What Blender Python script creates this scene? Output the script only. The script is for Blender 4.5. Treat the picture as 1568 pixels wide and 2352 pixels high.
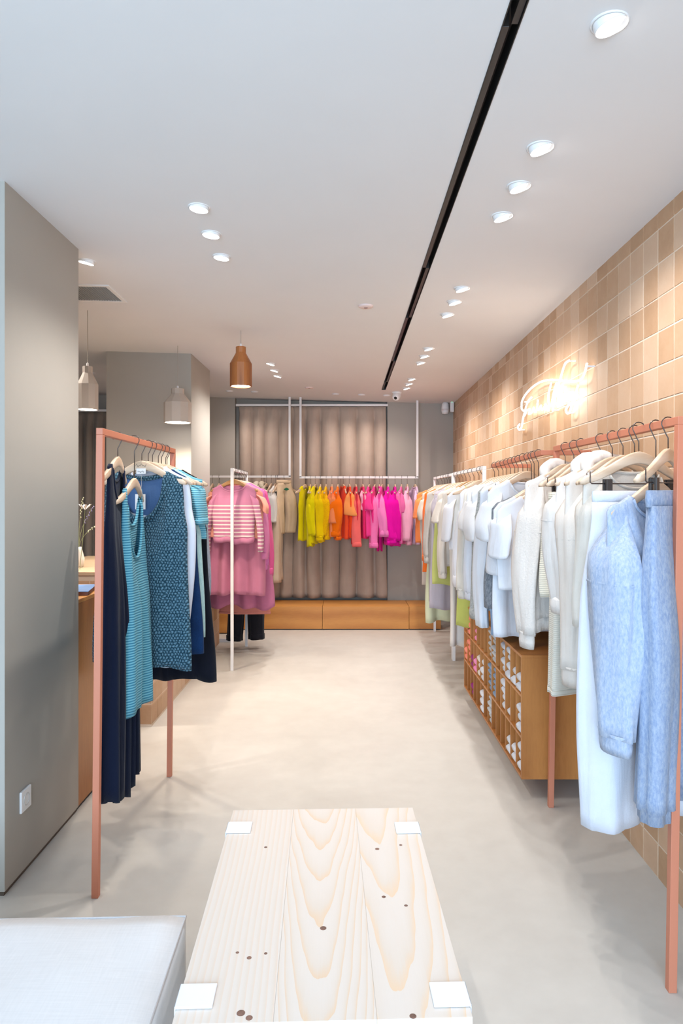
import bpy, bmesh, math, random
from mathutils import Vector, Matrix, noise
for o in list(bpy.data.objects): bpy.data.objects.remove(o, do_unlink=True)
S = bpy.context.scene
COL = S.collection
PI = math.pi
F, CX, HZ, CAMZ = 1568.0, 795.0, 1140.0, 1.5
# ------------------------------------------------------------------ camera
cd = bpy.data.cameras.new('camera'); cam = bpy.data.objects.new('camera', cd); COL.objects.link(cam)
cam.location = (0, 0, CAMZ); cam.rotation_euler = (PI/2, 0, 0)
cd.sensor_fit = 'HORIZONTAL'; cd.sensor_width = 24.0; cd.lens = 24.0
cd.shift_x = (784-CX)/1568.0; cd.shift_y = -(1176-HZ)/1568.0
cd.clip_start = 0.05
S.camera = cam
# ------------------------------------------------------------------ light
SPOT_W = 15.0
w = bpy.data.worlds.new('world'); S.world = w; w.use_nodes = True
w.node_tree.nodes['Background'].inputs[0].default_value = (0.60, 0.78, 1.0, 1)
w.node_tree.nodes['Background'].inputs[1].default_value = 1.0
ld = bpy.data.lights.new('shopfront_daylight', 'AREA'); ld.shape = 'RECTANGLE'; ld.size = 3.6; ld.size_y = 2.0
ld.energy = 185; ld.color = (0.54, 0.76, 1.0)
lo = bpy.data.objects.new('shopfront_daylight', ld); COL.objects.link(lo)
lo.location = (-0.9, -2.35, 1.4); lo.rotation_euler = (PI/2-.55, 0, 0)
S.view_settings.view_transform = 'Standard'; S.view_settings.look = 'None'
S.view_settings.gamma = 1.0; S.view_settings.use_curve_mapping = False
S.view_settings.exposure = 0.72

# ------------------------------------------------------------------ helpers
def at(px, py, Y): return Vector(((px-CX)*Y/F, Y, CAMZ-(py-HZ)*Y/F))
def zpx(py, Y): return CAMZ-(py-HZ)*Y/F
def zc(x): return 2.645-0.028*x                      # ceiling height
def xw(y): return 1.195+0.0104*y                     # right wall
def lin(h):
    h = h.lstrip('#'); r = [int(h[i:i+2], 16)/255.0 for i in (0, 2, 4)]
    return tuple(c/12.92 if c <= 0.04045 else ((c+0.055)/1.055)**2.4 for c in r)+(1.0,)
def sm(t): t = max(0.0, min(1.0, t)); return t*t*(3-2*t)
def interp(pts, z):
    if z >= pts[0][0]: return pts[0][1]
    for (a, va), (b, vb) in zip(pts, pts[1:]):
        if z >= b: return va+(vb-va)*sm((a-z)/(a-b) if a != b else 1)
    return pts[-1][1]

def tag(o, label=None, cat=None, group=None, kind=None):
    if label: o['label'] = label
    if cat: o['category'] = cat
    if group: o['group'] = group
    if kind: o['kind'] = kind
    return o
def thing(name, label, cat, loc=(0, 0, 0), rz=0.0, group=None):
    o = bpy.data.objects.new(name, None); COL.objects.link(o); o.empty_display_size = 0.1
    o.location = loc; o.rotation_euler = (0, 0, rz)
    return tag(o, label, cat, group)

class MB:
    def __init__(s): s.v = []; s.f = []
    def add(s, vs, fs):
        n = len(s.v); s.v += [tuple(v) for v in vs]; s.f += [tuple(i+n for i in f) for f in fs]; return s
    def box(s, x0, x1, y0, y1, z0, z1):
        return s.add([(x0,y0,z0),(x1,y0,z0),(x1,y1,z0),(x0,y1,z0),(x0,y0,z1),(x1,y0,z1),(x1,y1,z1),(x0,y1,z1)],
                     [(0,3,2,1),(4,5,6,7),(0,1,5,4),(1,2,6,5),(2,3,7,6),(3,0,4,7)])
    def hexa(s, p):   # 8 corners: bottom 4, top 4
        return s.add(p, [(0,3,2,1),(4,5,6,7),(0,1,5,4),(1,2,6,5),(2,3,7,6),(3,0,4,7)])
    def tube(s, pts, r, seg=6, cap=True):
        pts = [Vector(p) for p in pts]; n = len(pts); vs = []; fs = []
        up = None
        for i, p in enumerate(pts):
            t = (pts[min(i+1, n-1)]-pts[max(i-1, 0)])
            if t.length < 1e-9: t = Vector((0, 0, 1))
            t.normalize()
            if up is None:
                up = Vector((0, 0, 1)) if abs(t.z) < 0.9 else Vector((1, 0, 0))
            a = up-t*up.dot(t)
            if a.length < 1e-6: a = t.orthogonal()
            a.normalize(); up = a; b = t.cross(a)
            rr = r[i] if isinstance(r, (list, tuple)) else r
            for k in range(seg):
                an = 2*PI*k/seg
                vs.append(p+a*math.cos(an)*rr+b*math.sin(an)*rr)
        for i in range(n-1):
            for k in range(seg):
                k2 = (k+1) % seg
                fs.append((i*seg+k, i*seg+k2, (i+1)*seg+k2, (i+1)*seg+k))
        if cap:
            fs.append(tuple(range(seg-1, -1, -1))); fs.append(tuple((n-1)*seg+k for k in range(seg)))
        return s.add(vs, fs)
    def lathe(s, prof, seg=24, c=(0, 0, 0), M=None):
        vs = []; fs = []; n = len(prof)
        for r, z in prof:
            for k in range(seg):
                a = 2*PI*k/seg; v = Vector((r*math.cos(a), r*math.sin(a), z))
                if M: v = M @ v
                vs.append(v+Vector(c))
        for i in range(n-1):
            for k in range(seg):
                k2 = (k+1) % seg
                fs.append((i*seg+k, i*seg+k2, (i+1)*seg+k2, (i+1)*seg+k))
        return s.add(vs, fs)
    def mesh(s, name):
        m = bpy.data.meshes.new(name); m.from_pydata(s.v, [], s.f); m.update(); return m
    def build(s, name, mat, parent=None, smooth=False, bevel=0.0, solid=0.0, kind=None):
        return obj(name, s.mesh(name), mat, parent, smooth, bevel, solid, kind)
def obj(name, me, mat, parent=None, smooth=False, bevel=0.0, solid=0.0, kind=None):
    o = bpy.data.objects.new(name, me); COL.objects.link(o)
    if mat and not me.materials: me.materials.append(mat)
    if smooth:
        for p in me.polygons: p.use_smooth = True
    if parent: o.parent = parent
    if solid:
        md = o.modifiers.new('solid', 'SOLIDIFY'); md.thickness = solid; md.offset = 0
    if bevel:
        md = o.modifiers.new('bevel', 'BEVEL'); md.width = bevel; md.segments = 2; md.limit_method = 'ANGLE'
    if kind: o['kind'] = kind
    return o

# ------------------------------------------------------------------ materials
MATS = {}
def nm(name):
    m = bpy.data.materials.new(name); m.use_nodes = True; nt = m.node_tree
    b = nt.nodes['Principled BSDF']; return m, nt, b
def nd(nt, t, **kw):
    n = nt.nodes.new(t)
    for k, v in kw.items(): setattr(n, k, v)
    return n
def coords(nt, which='Object', scale=(1, 1, 1)):
    tc = nd(nt, 'ShaderNodeTexCoord'); mp = nd(nt, 'ShaderNodeMapping'); mp.inputs['Scale'].default_value = scale
    nt.links.new(tc.outputs[which], mp.inputs[0]); return mp.outputs[0]
def noi(nt, vec, scale, detail=3, rough=0.5):
    n = nd(nt, 'ShaderNodeTexNoise'); n.inputs['Scale'].default_value = scale
    n.inputs['Detail'].default_value = detail; n.inputs['Roughness'].default_value = rough
    nt.links.new(vec, n.inputs['Vector']); return n.outputs['Fac']
def ramp(nt, fac, stops):
    r = nd(nt, 'ShaderNodeValToRGB'); e = r.color_ramp.elements
    while len(e) < len(stops): e.new(0.5)
    for el, (p, c) in zip(e, stops): el.position = p; el.color = c
    nt.links.new(fac, r.inputs[0]); return r.outputs[0]
def bump(nt, b, h, strength, dist=0.002):
    bp = nd(nt, 'ShaderNodeBump'); bp.inputs['Strength'].default_value = strength; bp.inputs['Distance'].default_value = dist
    nt.links.new(h, bp.inputs['Height']); nt.links.new(bp.outputs[0], b.inputs['Normal'])
def mth(nt, op, a, b=None, c=None):
    n = nd(nt, 'ShaderNodeMath', operation=op)
    for i, x in enumerate((a, b, c)):
        if x is None: continue
        if isinstance(x, (int, float)): n.inputs[i].default_value = x
        else: nt.links.new(x, n.inputs[i])
    return n.outputs[0]
def mulc(c, k): return tuple(min(1, x*k) for x in c[:3])+(1.0,)
def mixc(a, b, t): return tuple(x+(y-x)*t for x, y in zip(a[:3], b[:3]))+(1.0,)

def paint(name, hexc, rough=0.5, var=0.04, nscale=3.0, metal=0.0, bmp=0.0, spec=0.5):
    if name in MATS: return MATS[name]
    m, nt, b = nm(name); c = lin(hexc); v = coords(nt)
    f = noi(nt, v, nscale, 4)
    nt.links.new(ramp(nt, f, [(0.3, mulc(c, 1-var)), (0.7, mulc(c, 1+var))]), b.inputs['Base Color'])
    b.inputs['Roughness'].default_value = rough; b.inputs['Metallic'].default_value = metal
    b.inputs['Specular IOR Level'].default_value = spec
    if bmp: bump(nt, b, noi(nt, v, 220, 2), bmp, 0.001)
    MATS[name] = m; return m
def emit(name, col, strength):
    m, nt, b = nm(name)
    b.inputs['Base Color'].default_value = (0.9, 0.9, 0.9, 1)
    b.inputs['Emission Color'].default_value = col; b.inputs['Emission Strength'].default_value = strength
    MATS[name] = m; return m
def wood(name, light, dark, scale=(1, 1, 1), rough=0.45, freq=18.0, dist=3.0, fine=60.0):
    if name in MATS: return MATS[name]
    m, nt, b = nm(name); v = coords(nt, 'Object', scale)
    wv = nd(nt, 'ShaderNodeTexWave'); wv.wave_type = 'RINGS'; wv.rings_direction = 'Y'
    wv.inputs['Scale'].default_value = freq/10; wv.inputs['Distortion'].default_value = dist
    wv.inputs['Detail'].default_value = 3; wv.inputs['Detail Scale'].default_value = 1.2
    nt.links.new(v, wv.inputs['Vector'])
    n2 = noi(nt, v, fine, 5, 0.65)
    a = mth(nt, 'ADD', mth(nt, 'MULTIPLY', wv.outputs['Fac'], 0.45), mth(nt, 'MULTIPLY', n2, 0.55))
    nt.links.new(ramp(nt, a, [(0.2, lin(dark)), (0.75, lin(light))]), b.inputs['Base Color'])
    b.inputs['Roughness'].default_value = rough
    bump(nt, b, n2, 0.05)
    MATS[name] = m; return m

def fab(hexc, kind='plain', hex2=None, z0=0, z1=0, period=0.03, duty=0.5, rough=0.92):
    key = 'fabric_%s_%s_%s_%.3f' % (hexc, kind, hex2, period)
    if key in MATS: return MATS[key]
    m, nt, b = nm(key); c = lin(hexc); v = coords(nt)
    lum = .3*c[0]+.6*c[1]+.1*c[2]
    if lum > .55: c = mulc(c, (.55+(lum-.55)*.62)/lum)
    b.inputs['Roughness'].default_value = rough; b.inputs['Specular IOR Level'].default_value = 0.14
    b.inputs['Sheen Weight'].default_value = 0.08; b.inputs['Sheen Roughness'].default_value = 0.5
    sx = nd(nt, 'ShaderNodeSeparateXYZ'); nt.links.new(v, sx.inputs[0])
    X, Y, Z = sx.outputs
    wr_ = mth(nt, 'MULTIPLY', noi(nt, coords(nt, 'Object', (11, 11, 1.6)), 1.6, 3, .55), 9.0)
    if kind == 'plain':
        f = noi(nt, v, 9, 3)
        nt.links.new(ramp(nt, f, [(0.3, mulc(c, 0.95)), (0.7, mulc(c, 1.03))]), b.inputs['Base Color'])
        h = mth(nt, 'ADD', noi(nt, v, 380, 2), wr_)
        bump(nt, b, h, 0.5, 0.0016)
    elif kind == 'linen':
        f = mth(nt, 'ADD', mth(nt, 'MULTIPLY', noi(nt, coords(nt, 'Object', (220, 12, 12)), 1.0, 3), .5), mth(nt, 'MULTIPLY', noi(nt, coords(nt, 'Object', (12, 220, 12)), 1.0, 3), .5))
        nt.links.new(ramp(nt, f, [(0.3, mulc(c, 0.93)), (0.7, mulc(c, 1.03))]), b.inputs['Base Color'])
        bump(nt, b, f, 0.3, 0.001)
    elif kind in ('rib', 'cord'):
        ax = Z if kind == 'rib' else X
        wob = mth(nt, 'MULTIPLY', noi(nt, v, 14, 2), period*0.6)
        s_ = mth(nt, 'SINE', mth(nt, 'MULTIPLY', mth(nt, 'ADD', ax, wob), 2*PI/period))
        f = mth(nt, 'MULTIPLY_ADD', s_, 0.5, 0.5)
        nt.links.new(ramp(nt, f, [(0.1, lin(hex2) if hex2 else mulc(c, 0.8)), (0.8, c)]), b.inputs['Base Color'])
        bump(nt, b, mth(nt, 'ADD', f, mth(nt, 'MULTIPLY', noi(nt, v, 300, 2), 0.3)), 0.6, 0.0025)
    elif kind == 'chunky':
        wob = mth(nt, 'MULTIPLY', noi(nt, v, 30, 2), 0.02)
        row = mth(nt, 'MULTIPLY', mth(nt, 'ADD', Z, wob), 1.0/period)
        fl = mth(nt, 'FLOOR', row)
        off = mth(nt, 'MULTIPLY', mth(nt, 'MODULO', fl, 2.0), PI)
        sx_ = mth(nt, 'SINE', mth(nt, 'ADD', mth(nt, 'MULTIPLY', mth(nt, 'ADD', X, wob), 2*PI/(period*1.05)), off))
        sz_ = mth(nt, 'SINE', mth(nt, 'MULTIPLY', mth(nt, 'FRACT', row), PI))
        f = mth(nt, 'MULTIPLY', mth(nt, 'MULTIPLY_ADD', sx_, 0.5, 0.5), sz_)
        g = mth(nt, 'ADD', f, mth(nt, 'MULTIPLY', mth(nt, 'SUBTRACT', noi(nt, v, 150, 3, .7), 0.5), 2.0))
        nt.links.new(ramp(nt, g, [(-0.0, lin(hex2)), (0.95, c)]), b.inputs['Base Color'])
        bump(nt, b, g, 0.9, 0.004)
    elif kind == 'heather':
        vs = coords(nt, 'Object', (1, 1, 0.45))
        f = noi(nt, vs, 130, 4, 0.7)
        nt.links.new(ramp(nt, f, [(0.36, lin(hex2)), (0.66, c)]), b.inputs['Base Color'])
        bump(nt, b, mth(nt, 'ADD', noi(nt, v, 300, 2), wr_), 0.5, 0.0016)
    elif kind == 'stripe':
        fr = mth(nt, 'FRACT', mth(nt, 'MULTIPLY', Z, 1.0/period))
        st = mth(nt, 'LESS_THAN', fr, duty)
        st = mth(nt, 'MULTIPLY', st, mth(nt, 'LESS_THAN', Z, z1))
        st = mth(nt, 'MULTIPLY', st, mth(nt, 'GREATER_THAN', Z, z0))
        mx = nd(nt, 'ShaderNodeMix', data_type='RGBA'); mx.inputs[6].default_value = c; mx.inputs[7].default_value = lin(hex2)
        nt.links.new(st, mx.inputs[0]); nt.links.new(mx.outputs[2], b.inputs['Base Color'])
        s_ = mth(nt, 'SINE', mth(nt, 'MULTIPLY', Z, 2*PI/0.006))
        bump(nt, b, s_, 0.25, 0.001)
    elif kind == 'denim':
        f = mth(nt, 'ADD', mth(nt, 'MULTIPLY', noi(nt, v, 6, 3), 0.7), mth(nt, 'MULTIPLY', noi(nt, v, 200, 2), 0.3))
        nt.links.new(ramp(nt, f, [(0.32, lin(hex2) if hex2 else mulc(c, 0.6)), (0.68, c)]), b.inputs['Base Color'])
        bump(nt, b, mth(nt, 'ADD', noi(nt, v, 300, 2), wr_), 0.4, 0.0015)
    elif kind == 'fuzzy':
        f = noi(nt, v, 90, 5, 0.75)
        nt.links.new(ramp(nt, f, [(0.35, lin(hex2) if hex2 else mulc(c, 0.85)), (0.6, c)]), b.inputs['Base Color'])
        bump(nt, b, mth(nt, 'ADD', f, mth(nt, 'MULTIPLY', wr_, .3)), 0.8, 0.005)
    MATS[key] = m; return m

M_ceil = paint('ceiling_paint', '#dedcdc', 0.9, 0.01)
M_wall = paint('taupe_paint', '#aba59c', 0.8, 0.025, 2.0, bmp=0.03, spec=.3)
M_white = paint('white_powder_coat', '#ece9e8', 0.4, 0.01)
M_red = paint('terracotta_powder_coat', '#c47a5e', 0.5, 0.02)
M_black = paint('black_channel', '#131211', 0.5, 0.1)
M_brownblk = paint('dark_track_metal', '#2b2522', 0.4, 0.1)
M_wire = paint('steel_wire', '#5b5350', 0.3, 0.05, metal=0.9)
M_hang = wood('pale_beech', '#d8bfa6', '#c4a68a', (0.4, 6, 6), 0.5, 10, 2, 25)
M_hang2 = wood('oak_hanger', '#bf8f5c', '#a07344', (0.4, 6, 6), 0.5, 10, 2, 25)
M_clip = paint('dark_clip', '#3b332f', 0.5, 0.05)
M_cab = wood('okoume_veneer', '#bd7d40', '#9e612b', (3.0, 3.0, 0.5), 0.42, 6, 4, 24)
M_bench = wood('okoume_front', '#d08f46', '#b97634', (0.5, 3.0, 3.0), 0.42, 6, 5, 22)
M_lens = emit('lamp_lens', (1.0, 0.97, 0.94, 1), 14)
M_plastic = paint('white_plastic', '#e9e7e6', 0.35, 0.01)
M_grout = paint('grout', '#d8c7b4', 0.9, 0.05)
# floor
def floor_mat():
    m, nt, b = nm('microcement'); v = coords(nt)
    f = mth(nt, 'ADD', mth(nt, 'MULTIPLY', noi(nt, v, 1.3, 5, 0.6), 0.6), mth(nt, 'MULTIPLY', noi(nt, v, 9, 5, 0.6), 0.4))
    nt.links.new(ramp(nt, f, [(0.3, lin('#bcb6ae')), (0.7, lin('#cac5bd'))]), b.inputs['Base Color'])
    nt.links.new(ramp(nt, noi(nt, v, 3.0, 4), [(0.3, (0.42,)*3+(1,)), (0.7, (0.58,)*3+(1,))]), b.inputs['Roughness'])
    bump(nt, b, noi(nt, v, 30, 4), 0.03)
    return m
M_floor = floor_mat()
# tiles: tone follows the grid cell a tile sits in
TS = 0.134
def tile_mat():
    m, nt, b = nm('terracotta_tile')
    g = nd(nt, 'ShaderNodeNewGeometry')
    sc = nd(nt, 'ShaderNodeVectorMath', operation='MULTIPLY'); sc.inputs[1].default_value = (1/TS,)*3
    nt.links.new(g.outputs['Position'], sc.inputs[0])
    ad = nd(nt, 'ShaderNodeVectorMath', operation='ADD'); ad.inputs[1].default_value = (0.37, 0.0, 0.0)
    nt.links.new(sc.outputs[0], ad.inputs[0])
    fl = nd(nt, 'ShaderNodeVectorMath', operation='FLOOR'); nt.links.new(ad.outputs[0], fl.inputs[0])
    sp = nd(nt, 'ShaderNodeSeparateXYZ'); nt.links.new(fl.outputs[0], sp.inputs[0])
    cb = nd(nt, 'ShaderNodeCombineXYZ'); nt.links.new(sp.outputs[1], cb.inputs[1]); nt.links.new(sp.outputs[2], cb.inputs[2])
    sp2 = nd(nt, 'ShaderNodeSeparateXYZ'); nt.links.new(ad.outputs[0], sp2.inputs[0])
    wn = nd(nt, 'ShaderNodeTexWhiteNoise'); wn.noise_dimensions = '3D'; nt.links.new(cb.outputs[0], wn.inputs['Vector'])
    n1 = noi(nt, g.outputs['Position'], 9, 5, 0.6); n2 = noi(nt, g.outputs['Position'], 60, 4, 0.7)
    f = mth(nt, 'ADD', mth(nt, 'MULTIPLY', wn.outputs['Value'], 0.55), mth(nt, 'ADD', mth(nt, 'MULTIPLY', n1, 0.35), mth(nt, 'MULTIPLY', n2, 0.15)))
    nt.links.new(ramp(nt, f, [(0.12, lin('#a67f5c')), (0.4, lin('#ba9574')), (0.66, lin('#c5a487')), (0.95, lin('#d0b69d'))]), b.inputs['Base Color'])
    b.inputs['Roughness'].default_value = 0.5
    bump(nt, b, n1, 0.25, 0.004)
    return m
M_tile = tile_mat()

# ------------------------------------------------------------------ room shell
YB, YF, XL = 8.3, -2.5, -3.3
def struct(name, mb, m, parent=None, **k):
    o = mb.build(name, m, parent, **k)
    if not parent: o['kind'] = 'structure'
    return o
struct('floor', MB().box(XL-.1, 1.5, YF-.1, YB+.1, -.1, 0), M_floor)
def cslab(x0, x1, y0, y1, th=0.12):
    return [(x0,y0,zc(x0)),(x1,y0,zc(x1)),(x1,y1,zc(x1)),(x0,y1,zc(x0)),(x0,y0,zc(x0)+th),(x1,y0,zc(x1)+th),(x1,y1,zc(x1)+th),(x0,y1,zc(x0)+th)]
SX0, SX1, SYE = 0.375, 0.417, 7.26
cb_ = MB(); cb_.hexa(cslab(XL-.1, SX0, YF-.1, YB+.1)); cb_.hexa(cslab(SX1, 1.5, YF-.1, YB+.1)); cb_.hexa(cslab(SX0, SX1, SYE, YB+.1))
struct('ceiling', cb_, M_ceil)
# back wall, left wall, shopfront wall with its window opening
struct('wall_back', MB().box(XL-.1, 1.5, YB, YB+.12, 0, 2.8), M_wall)
struct('wall_left', MB().box(XL-.12, XL, YF, YB, 0, 2.8), M_wall)
wf = MB(); wf.box(XL, 1.5, YF-.1, YF, 2.5, 2.8); wf.box(XL, 1.5, YF-.1, YF, 0, .12); wf.box(XL, -2.75, YF-.1, YF, 0, 2.8); wf.box(0.95, 1.5, YF-.1, YF, 0, 2.8)
struct('wall_front', wf, M_wall)
# back wall painted panel right of the curtain
struct('wall_panel', MB().box(0.492, 1.285, YB-.10, YB, 0, 2.7), M_wall)
struct('wall_return', MB().box(-2.0, -1.335, YB-.10, YB, 0, 2.7), M_wall)
# pillars
struct('wall_pillar_front', MB().box(-2.2, -1.279, 2.557, 3.262, 0.018, 2.75), M_wall)
struct('trim_1', MB().box(-2.195, -1.285, 2.563, 3.256, 0, 0.018), paint('shadow_gap', '#5a4c40', 0.6))
struct('wall_pillar_rear', MB().box(-1.985, -1.283, 5.65, 6.42, 0, 2.75), M_wall)

# right wall: backing plus tiles
GJ = .0022
wr = MB(); wr.hexa([(xw(YF)+GJ,YF,0),(1.5,YF,0),(1.5,YB,0),(xw(YB)+GJ,YB,0),(xw(YF)+GJ,YF,2.7),(1.5,YF,2.7),(1.5,YB,2.7),(xw(YB)+GJ,YB,2.7)])
wall_right = struct('wall_right', wr, M_grout)
def tile_mesh(name, sx, sz, th=0.012, g=0.0021, b=0.0022, seed=0):
    # tile lying in its YZ face, front towards -X, softened rim
    random.seed(seed); hy, hz_ = sx/2-g, sz/2-g
    j = lambda: random.uniform(-.0009, .0009)
    v = [(0, -hy, -hz_), (0, hy, -hz_), (0, hy, hz_), (0, -hy, hz_)]
    v += [(-th+.003+j(), -hy, -hz_), (-th+.003+j(), hy, -hz_), (-th+.003+j(), hy, hz_), (-th+.003+j(), -hy, hz_)]
    v += [(-th+j(), -hy+b, -hz_+b), (-th+j(), hy-b, -hz_+b), (-th+j(), hy-b, hz_-b), (-th+j(), -hy+b, hz_-b)]
    f = [(8, 11, 10, 9)]
    for k in range(4):
        k2 = (k+1) % 4; f.append((4+k, 8+k, 8+k2, 4+k2)); f.append((k, 4+k, 4+k2, k2))
    return v, f
tv = [tile_mesh('tile', TS, TS, seed=s) for s in range(5)]
tmesh = []
for v, f in tv:
    m = MB().add(v, f).mesh('tile'); m.materials.append(M_tile); tmesh.append(m)
cells = []
ny = int((YB+0.6)/TS)+1
wang = -math.atan(0.0104)
for i in range(int(0.4/TS), int(YB/TS)):
    for k in range(20):
        y = (i+0.5)*TS; z = (k+0.5)*TS
        vis = (z > 1.66 or (y < 3.3 and z < .95)) and y > 2.2
        px = CX+xw(y)*F/y
        score = (0 if (vis and px < 1640) else 1, y)
        cells.append((score, y, z))
cells.sort()
fld = MB()
for n, (sc_, y, z) in enumerate(cells):
    v, f = tv[(n*7) % 5]
    if n < 300:
        o = bpy.data.objects.new('tile', tmesh[(n*7) % 5]); COL.objects.link(o); o.parent = wall_right
        o.location = (xw(y)+.012, y, z); o.rotation_euler = (0, 0, wang)
    else:
        R = Matrix.Rotation(wang, 3, 'Z'); P = Vector((xw(y)+.012, y, z))
        fld.add([R @ Vector(q)+P for q in v], f)
fld.build('tile_field', M_tile, wall_right, kind='stuff')

# ------------------------------------------------------------------ ceiling fittings
sl = thing('ceiling_slot', 'long black recessed slot running down the white ceiling', 'ceiling slot', (0.396, 0, zc(.396)))
sb = MB(); sb.box(-.021, .021, YF, SYE, .05, .06); sb.box(-.0215, -.019, YF, SYE, -.002, .06); sb.box(.019, .0215, YF, SYE, -.002, .06); sb.box(-.021, .021, SYE-.003, SYE, -.002, .06)
sb.build('channel', M_black, sl)
yy = 0.6; side = 1; n = 0
while yy < SYE-.05:
    L = min([1.05, 1.75, 0.95, 1.4][n % 4], SYE-.02-yy)
    x0 = 0.001 if side > 0 else -.018
    MB().box(x0, x0+.017, yy+.004, yy+L-.004, .004, .05).build('track_module', M_brownblk, sl, bevel=.001)
    yy += L; side = -side; n += 1

def spot_target(loc, tgt):
    d = Vector(tgt)-Vector(loc); return d.to_track_quat('-Z', 'Y').to_euler()
dl_mesh = {}
def downlight(x, y, tilt_dir, label, power=1.0, r=0.040, light=True, tilt=0.24, color=(1.0, .93, .86)):
    z = zc(x); t = thing('downlight', label, 'downlight', (x, y, z), 0, 'recessed ceiling downlights')
    ax = Vector((tilt_dir[0]*math.sin(tilt), tilt_dir[1]*math.sin(tilt), -math.cos(tilt))).normalized()
    q = Vector((0, 0, -1)).rotation_difference(ax).to_matrix()
    MB().lathe([(r*1.12, .002), (r*1.12, -.0025), (r*1.02, -.0035), (r*.98, .002)], 24).build('trim_ring', M_plastic, t, smooth=True)
    MB().lathe([(r*.98, .05), (r*.98, -.014), (r*.95, -.017), (r*.92, -.017), (r*.91, -.014)], 24, (0, 0, .006), q).build('lamp_head', M_plastic, t, smooth=True)
    pr = [(r*.91, -.0145), (r*.5, -.0135), (0.0005, -.013)]
    MB().lathe(pr, 20, (0, 0, .006), q).build('lens', M_lens, t)
    if light:
        l = bpy.data.lights.new('downlight_beam', 'SPOT'); l.energy = SPOT_W*power; l.color = color
        l.spot_size = math.radians(125); l.spot_blend = 0.9; l.shadow_soft_size = 0.014
        o = bpy.data.objects.new('downlight_beam', l); COL.objects.link(o); o.parent = t
        o.location = ax*0.03; o.rotation_euler = ax.to_track_quat('-Z', 'Y').to_euler()
    return t
ords = ['nearest', 'second', 'third', 'fourth', 'fifth', 'sixth', 'seventh', 'eighth', 'ninth', 'tenth', 'eleventh', 'twelfth', 'farthest']
for n, y in enumerate([1.626, 2.205, 2.48, 2.745, 3.70, 3.955, 4.23, 5.2, 5.48, 5.75, 6.55, 6.83, 7.1]):
    lab = 'round white downlight, %s in the row between black slot and tiled wall' % (ords[n] if n in (0, 12) else ords[n]+' nearest')
    downlight(.627, y, (1, 0), lab, 0.85 if n < 7 else 1.3, color=(1.0, .975, .95), tilt=.27)
for n, (x, y) in enumerate([(-.591, 2.743), (-.597, 3.02), (-.603, 3.307), (-.66, 5.98), (-.66, 6.29), (-.66, 6.59)]):
    lab = 'round white downlight, %s of the %s group above the left aisle side' % (('nearest', 'middle', 'farthest')[n % 3], ('near', 'far')[n//3])
    downlight(x, y, (-1, 0), lab, 1.1 if n < 3 else 1.5, color=(1.0, .97, .94), tilt=.12 if n < 3 else .26)
downlight(-1.303, 3.43, (-1, .3), 'round white downlight beside the top of the front grey pillar', 1.6)
for n, px in enumerate([527, 584, 771, 830, 888]):
    downlight((px-CX)*7.64/F, 7.64, (0, 1), 'small round downlight before the curtain wall, %s from the left' % ['first', 'second', 'third', 'fourth', 'fifth'][n], 0.55, color=(1.0, .86, .77), tilt=.16)

downlight(-1.95, 4.35, (0, 1), 'added round white downlight, unseen behind the front pillar over the counter area', 1.3)  # extra lamp out of view, added to brighten the rear pillar front
downlight(-2.5, 6.7, (0, 1), 'added round white downlight before the left rear curtain', 1.5)  # extra lamp, added to lift the dark left rear room and its curtain
# air grille
g = thing('air_grille', 'square ceiling air grille with grey mesh and white frame', 'air grille', (-1.65, 3.98, 0))
def cz(x): return zc(x-1.65)
fr = MB()
for (a, b_, c_, d_) in ((-.32, .323, -.165, -.14), (-.32, .323, .14, .165), (-.32, -.295, -.14, .14), (.298, .323, -.14, .14)):
    fr.hexa([(a,c_,cz(a)-.008),(b_,c_,cz(b_)-.008),(b_,d_,cz(b_)-.008),(a,d_,cz(a)-.008),(a,c_,cz(a)+.01),(b_,c_,cz(b_)+.01),(b_,d_,cz(b_)+.01),(a,d_,cz(a)+.01)])
fr.build('frame', M_plastic, g, bevel=.002)
MB().hexa([(-.295,-.14,cz(-.295)-.001),(.298,-.14,cz(.298)-.001),(.298,.14,cz(.298)-.001),(-.295,.14,cz(-.295)-.001),(-.295,-.14,cz(-.295)+.01),(.298,-.14,cz(.298)+.01),(.298,.14,cz(.298)+.01),(-.295,.14,cz(-.295)+.01)]).build('backing', paint('grille_dark', '#5d5e5e', .6), g)
mw = paint('grille_grey', '#9b9c9b', .5)
ms = MB()
for k in range(38):
    x = -.288+k*.0155; ms.box(x, x+.004, -.14, .14, cz(x)-.006, cz(x))
for k in range(18):
    y = -.135+k*.0155; ms.hexa([(-.295,y,cz(-.295)-.005),(.298,y,cz(.298)-.005),(.298,y+.004,cz(.298)-.005),(-.295,y+.004,cz(-.295)-.005),(-.295,y,cz(-.295)),(.298,y,cz(.298)),(.298,y+.004,cz(.298)),(-.295,y+.004,cz(-.295))])
ms.build('mesh_grid', mw, g, kind='stuff')
# smoke detectors
for px, py, lab in ((840, 701, 'flat round detector on the ceiling left of the black slot'), (710, 892, 'flat round detector on the ceiling near the curtain')):
    Y = (zc(0)-CAMZ)*F/(HZ-py); x = (px-CX)*Y/F
    t = thing('smoke_detector', lab, 'detector', (x, Y, zc(x)), 0, 'flat ceiling detectors')
    MB().lathe([(.045, .002), (.045, -.006), (.04, -.010), (.02, -.012), (.0005, -.012)], 24).build('cover', paint('detector_pink', '#e3cfca', .5), t, smooth=True)
    MB().lathe([(.012, -.010), (.011, -.015), (.0005, -.016)], 12).build('sensor', paint('detector_sensor', '#9d7f78', .5), t, smooth=True)
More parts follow.
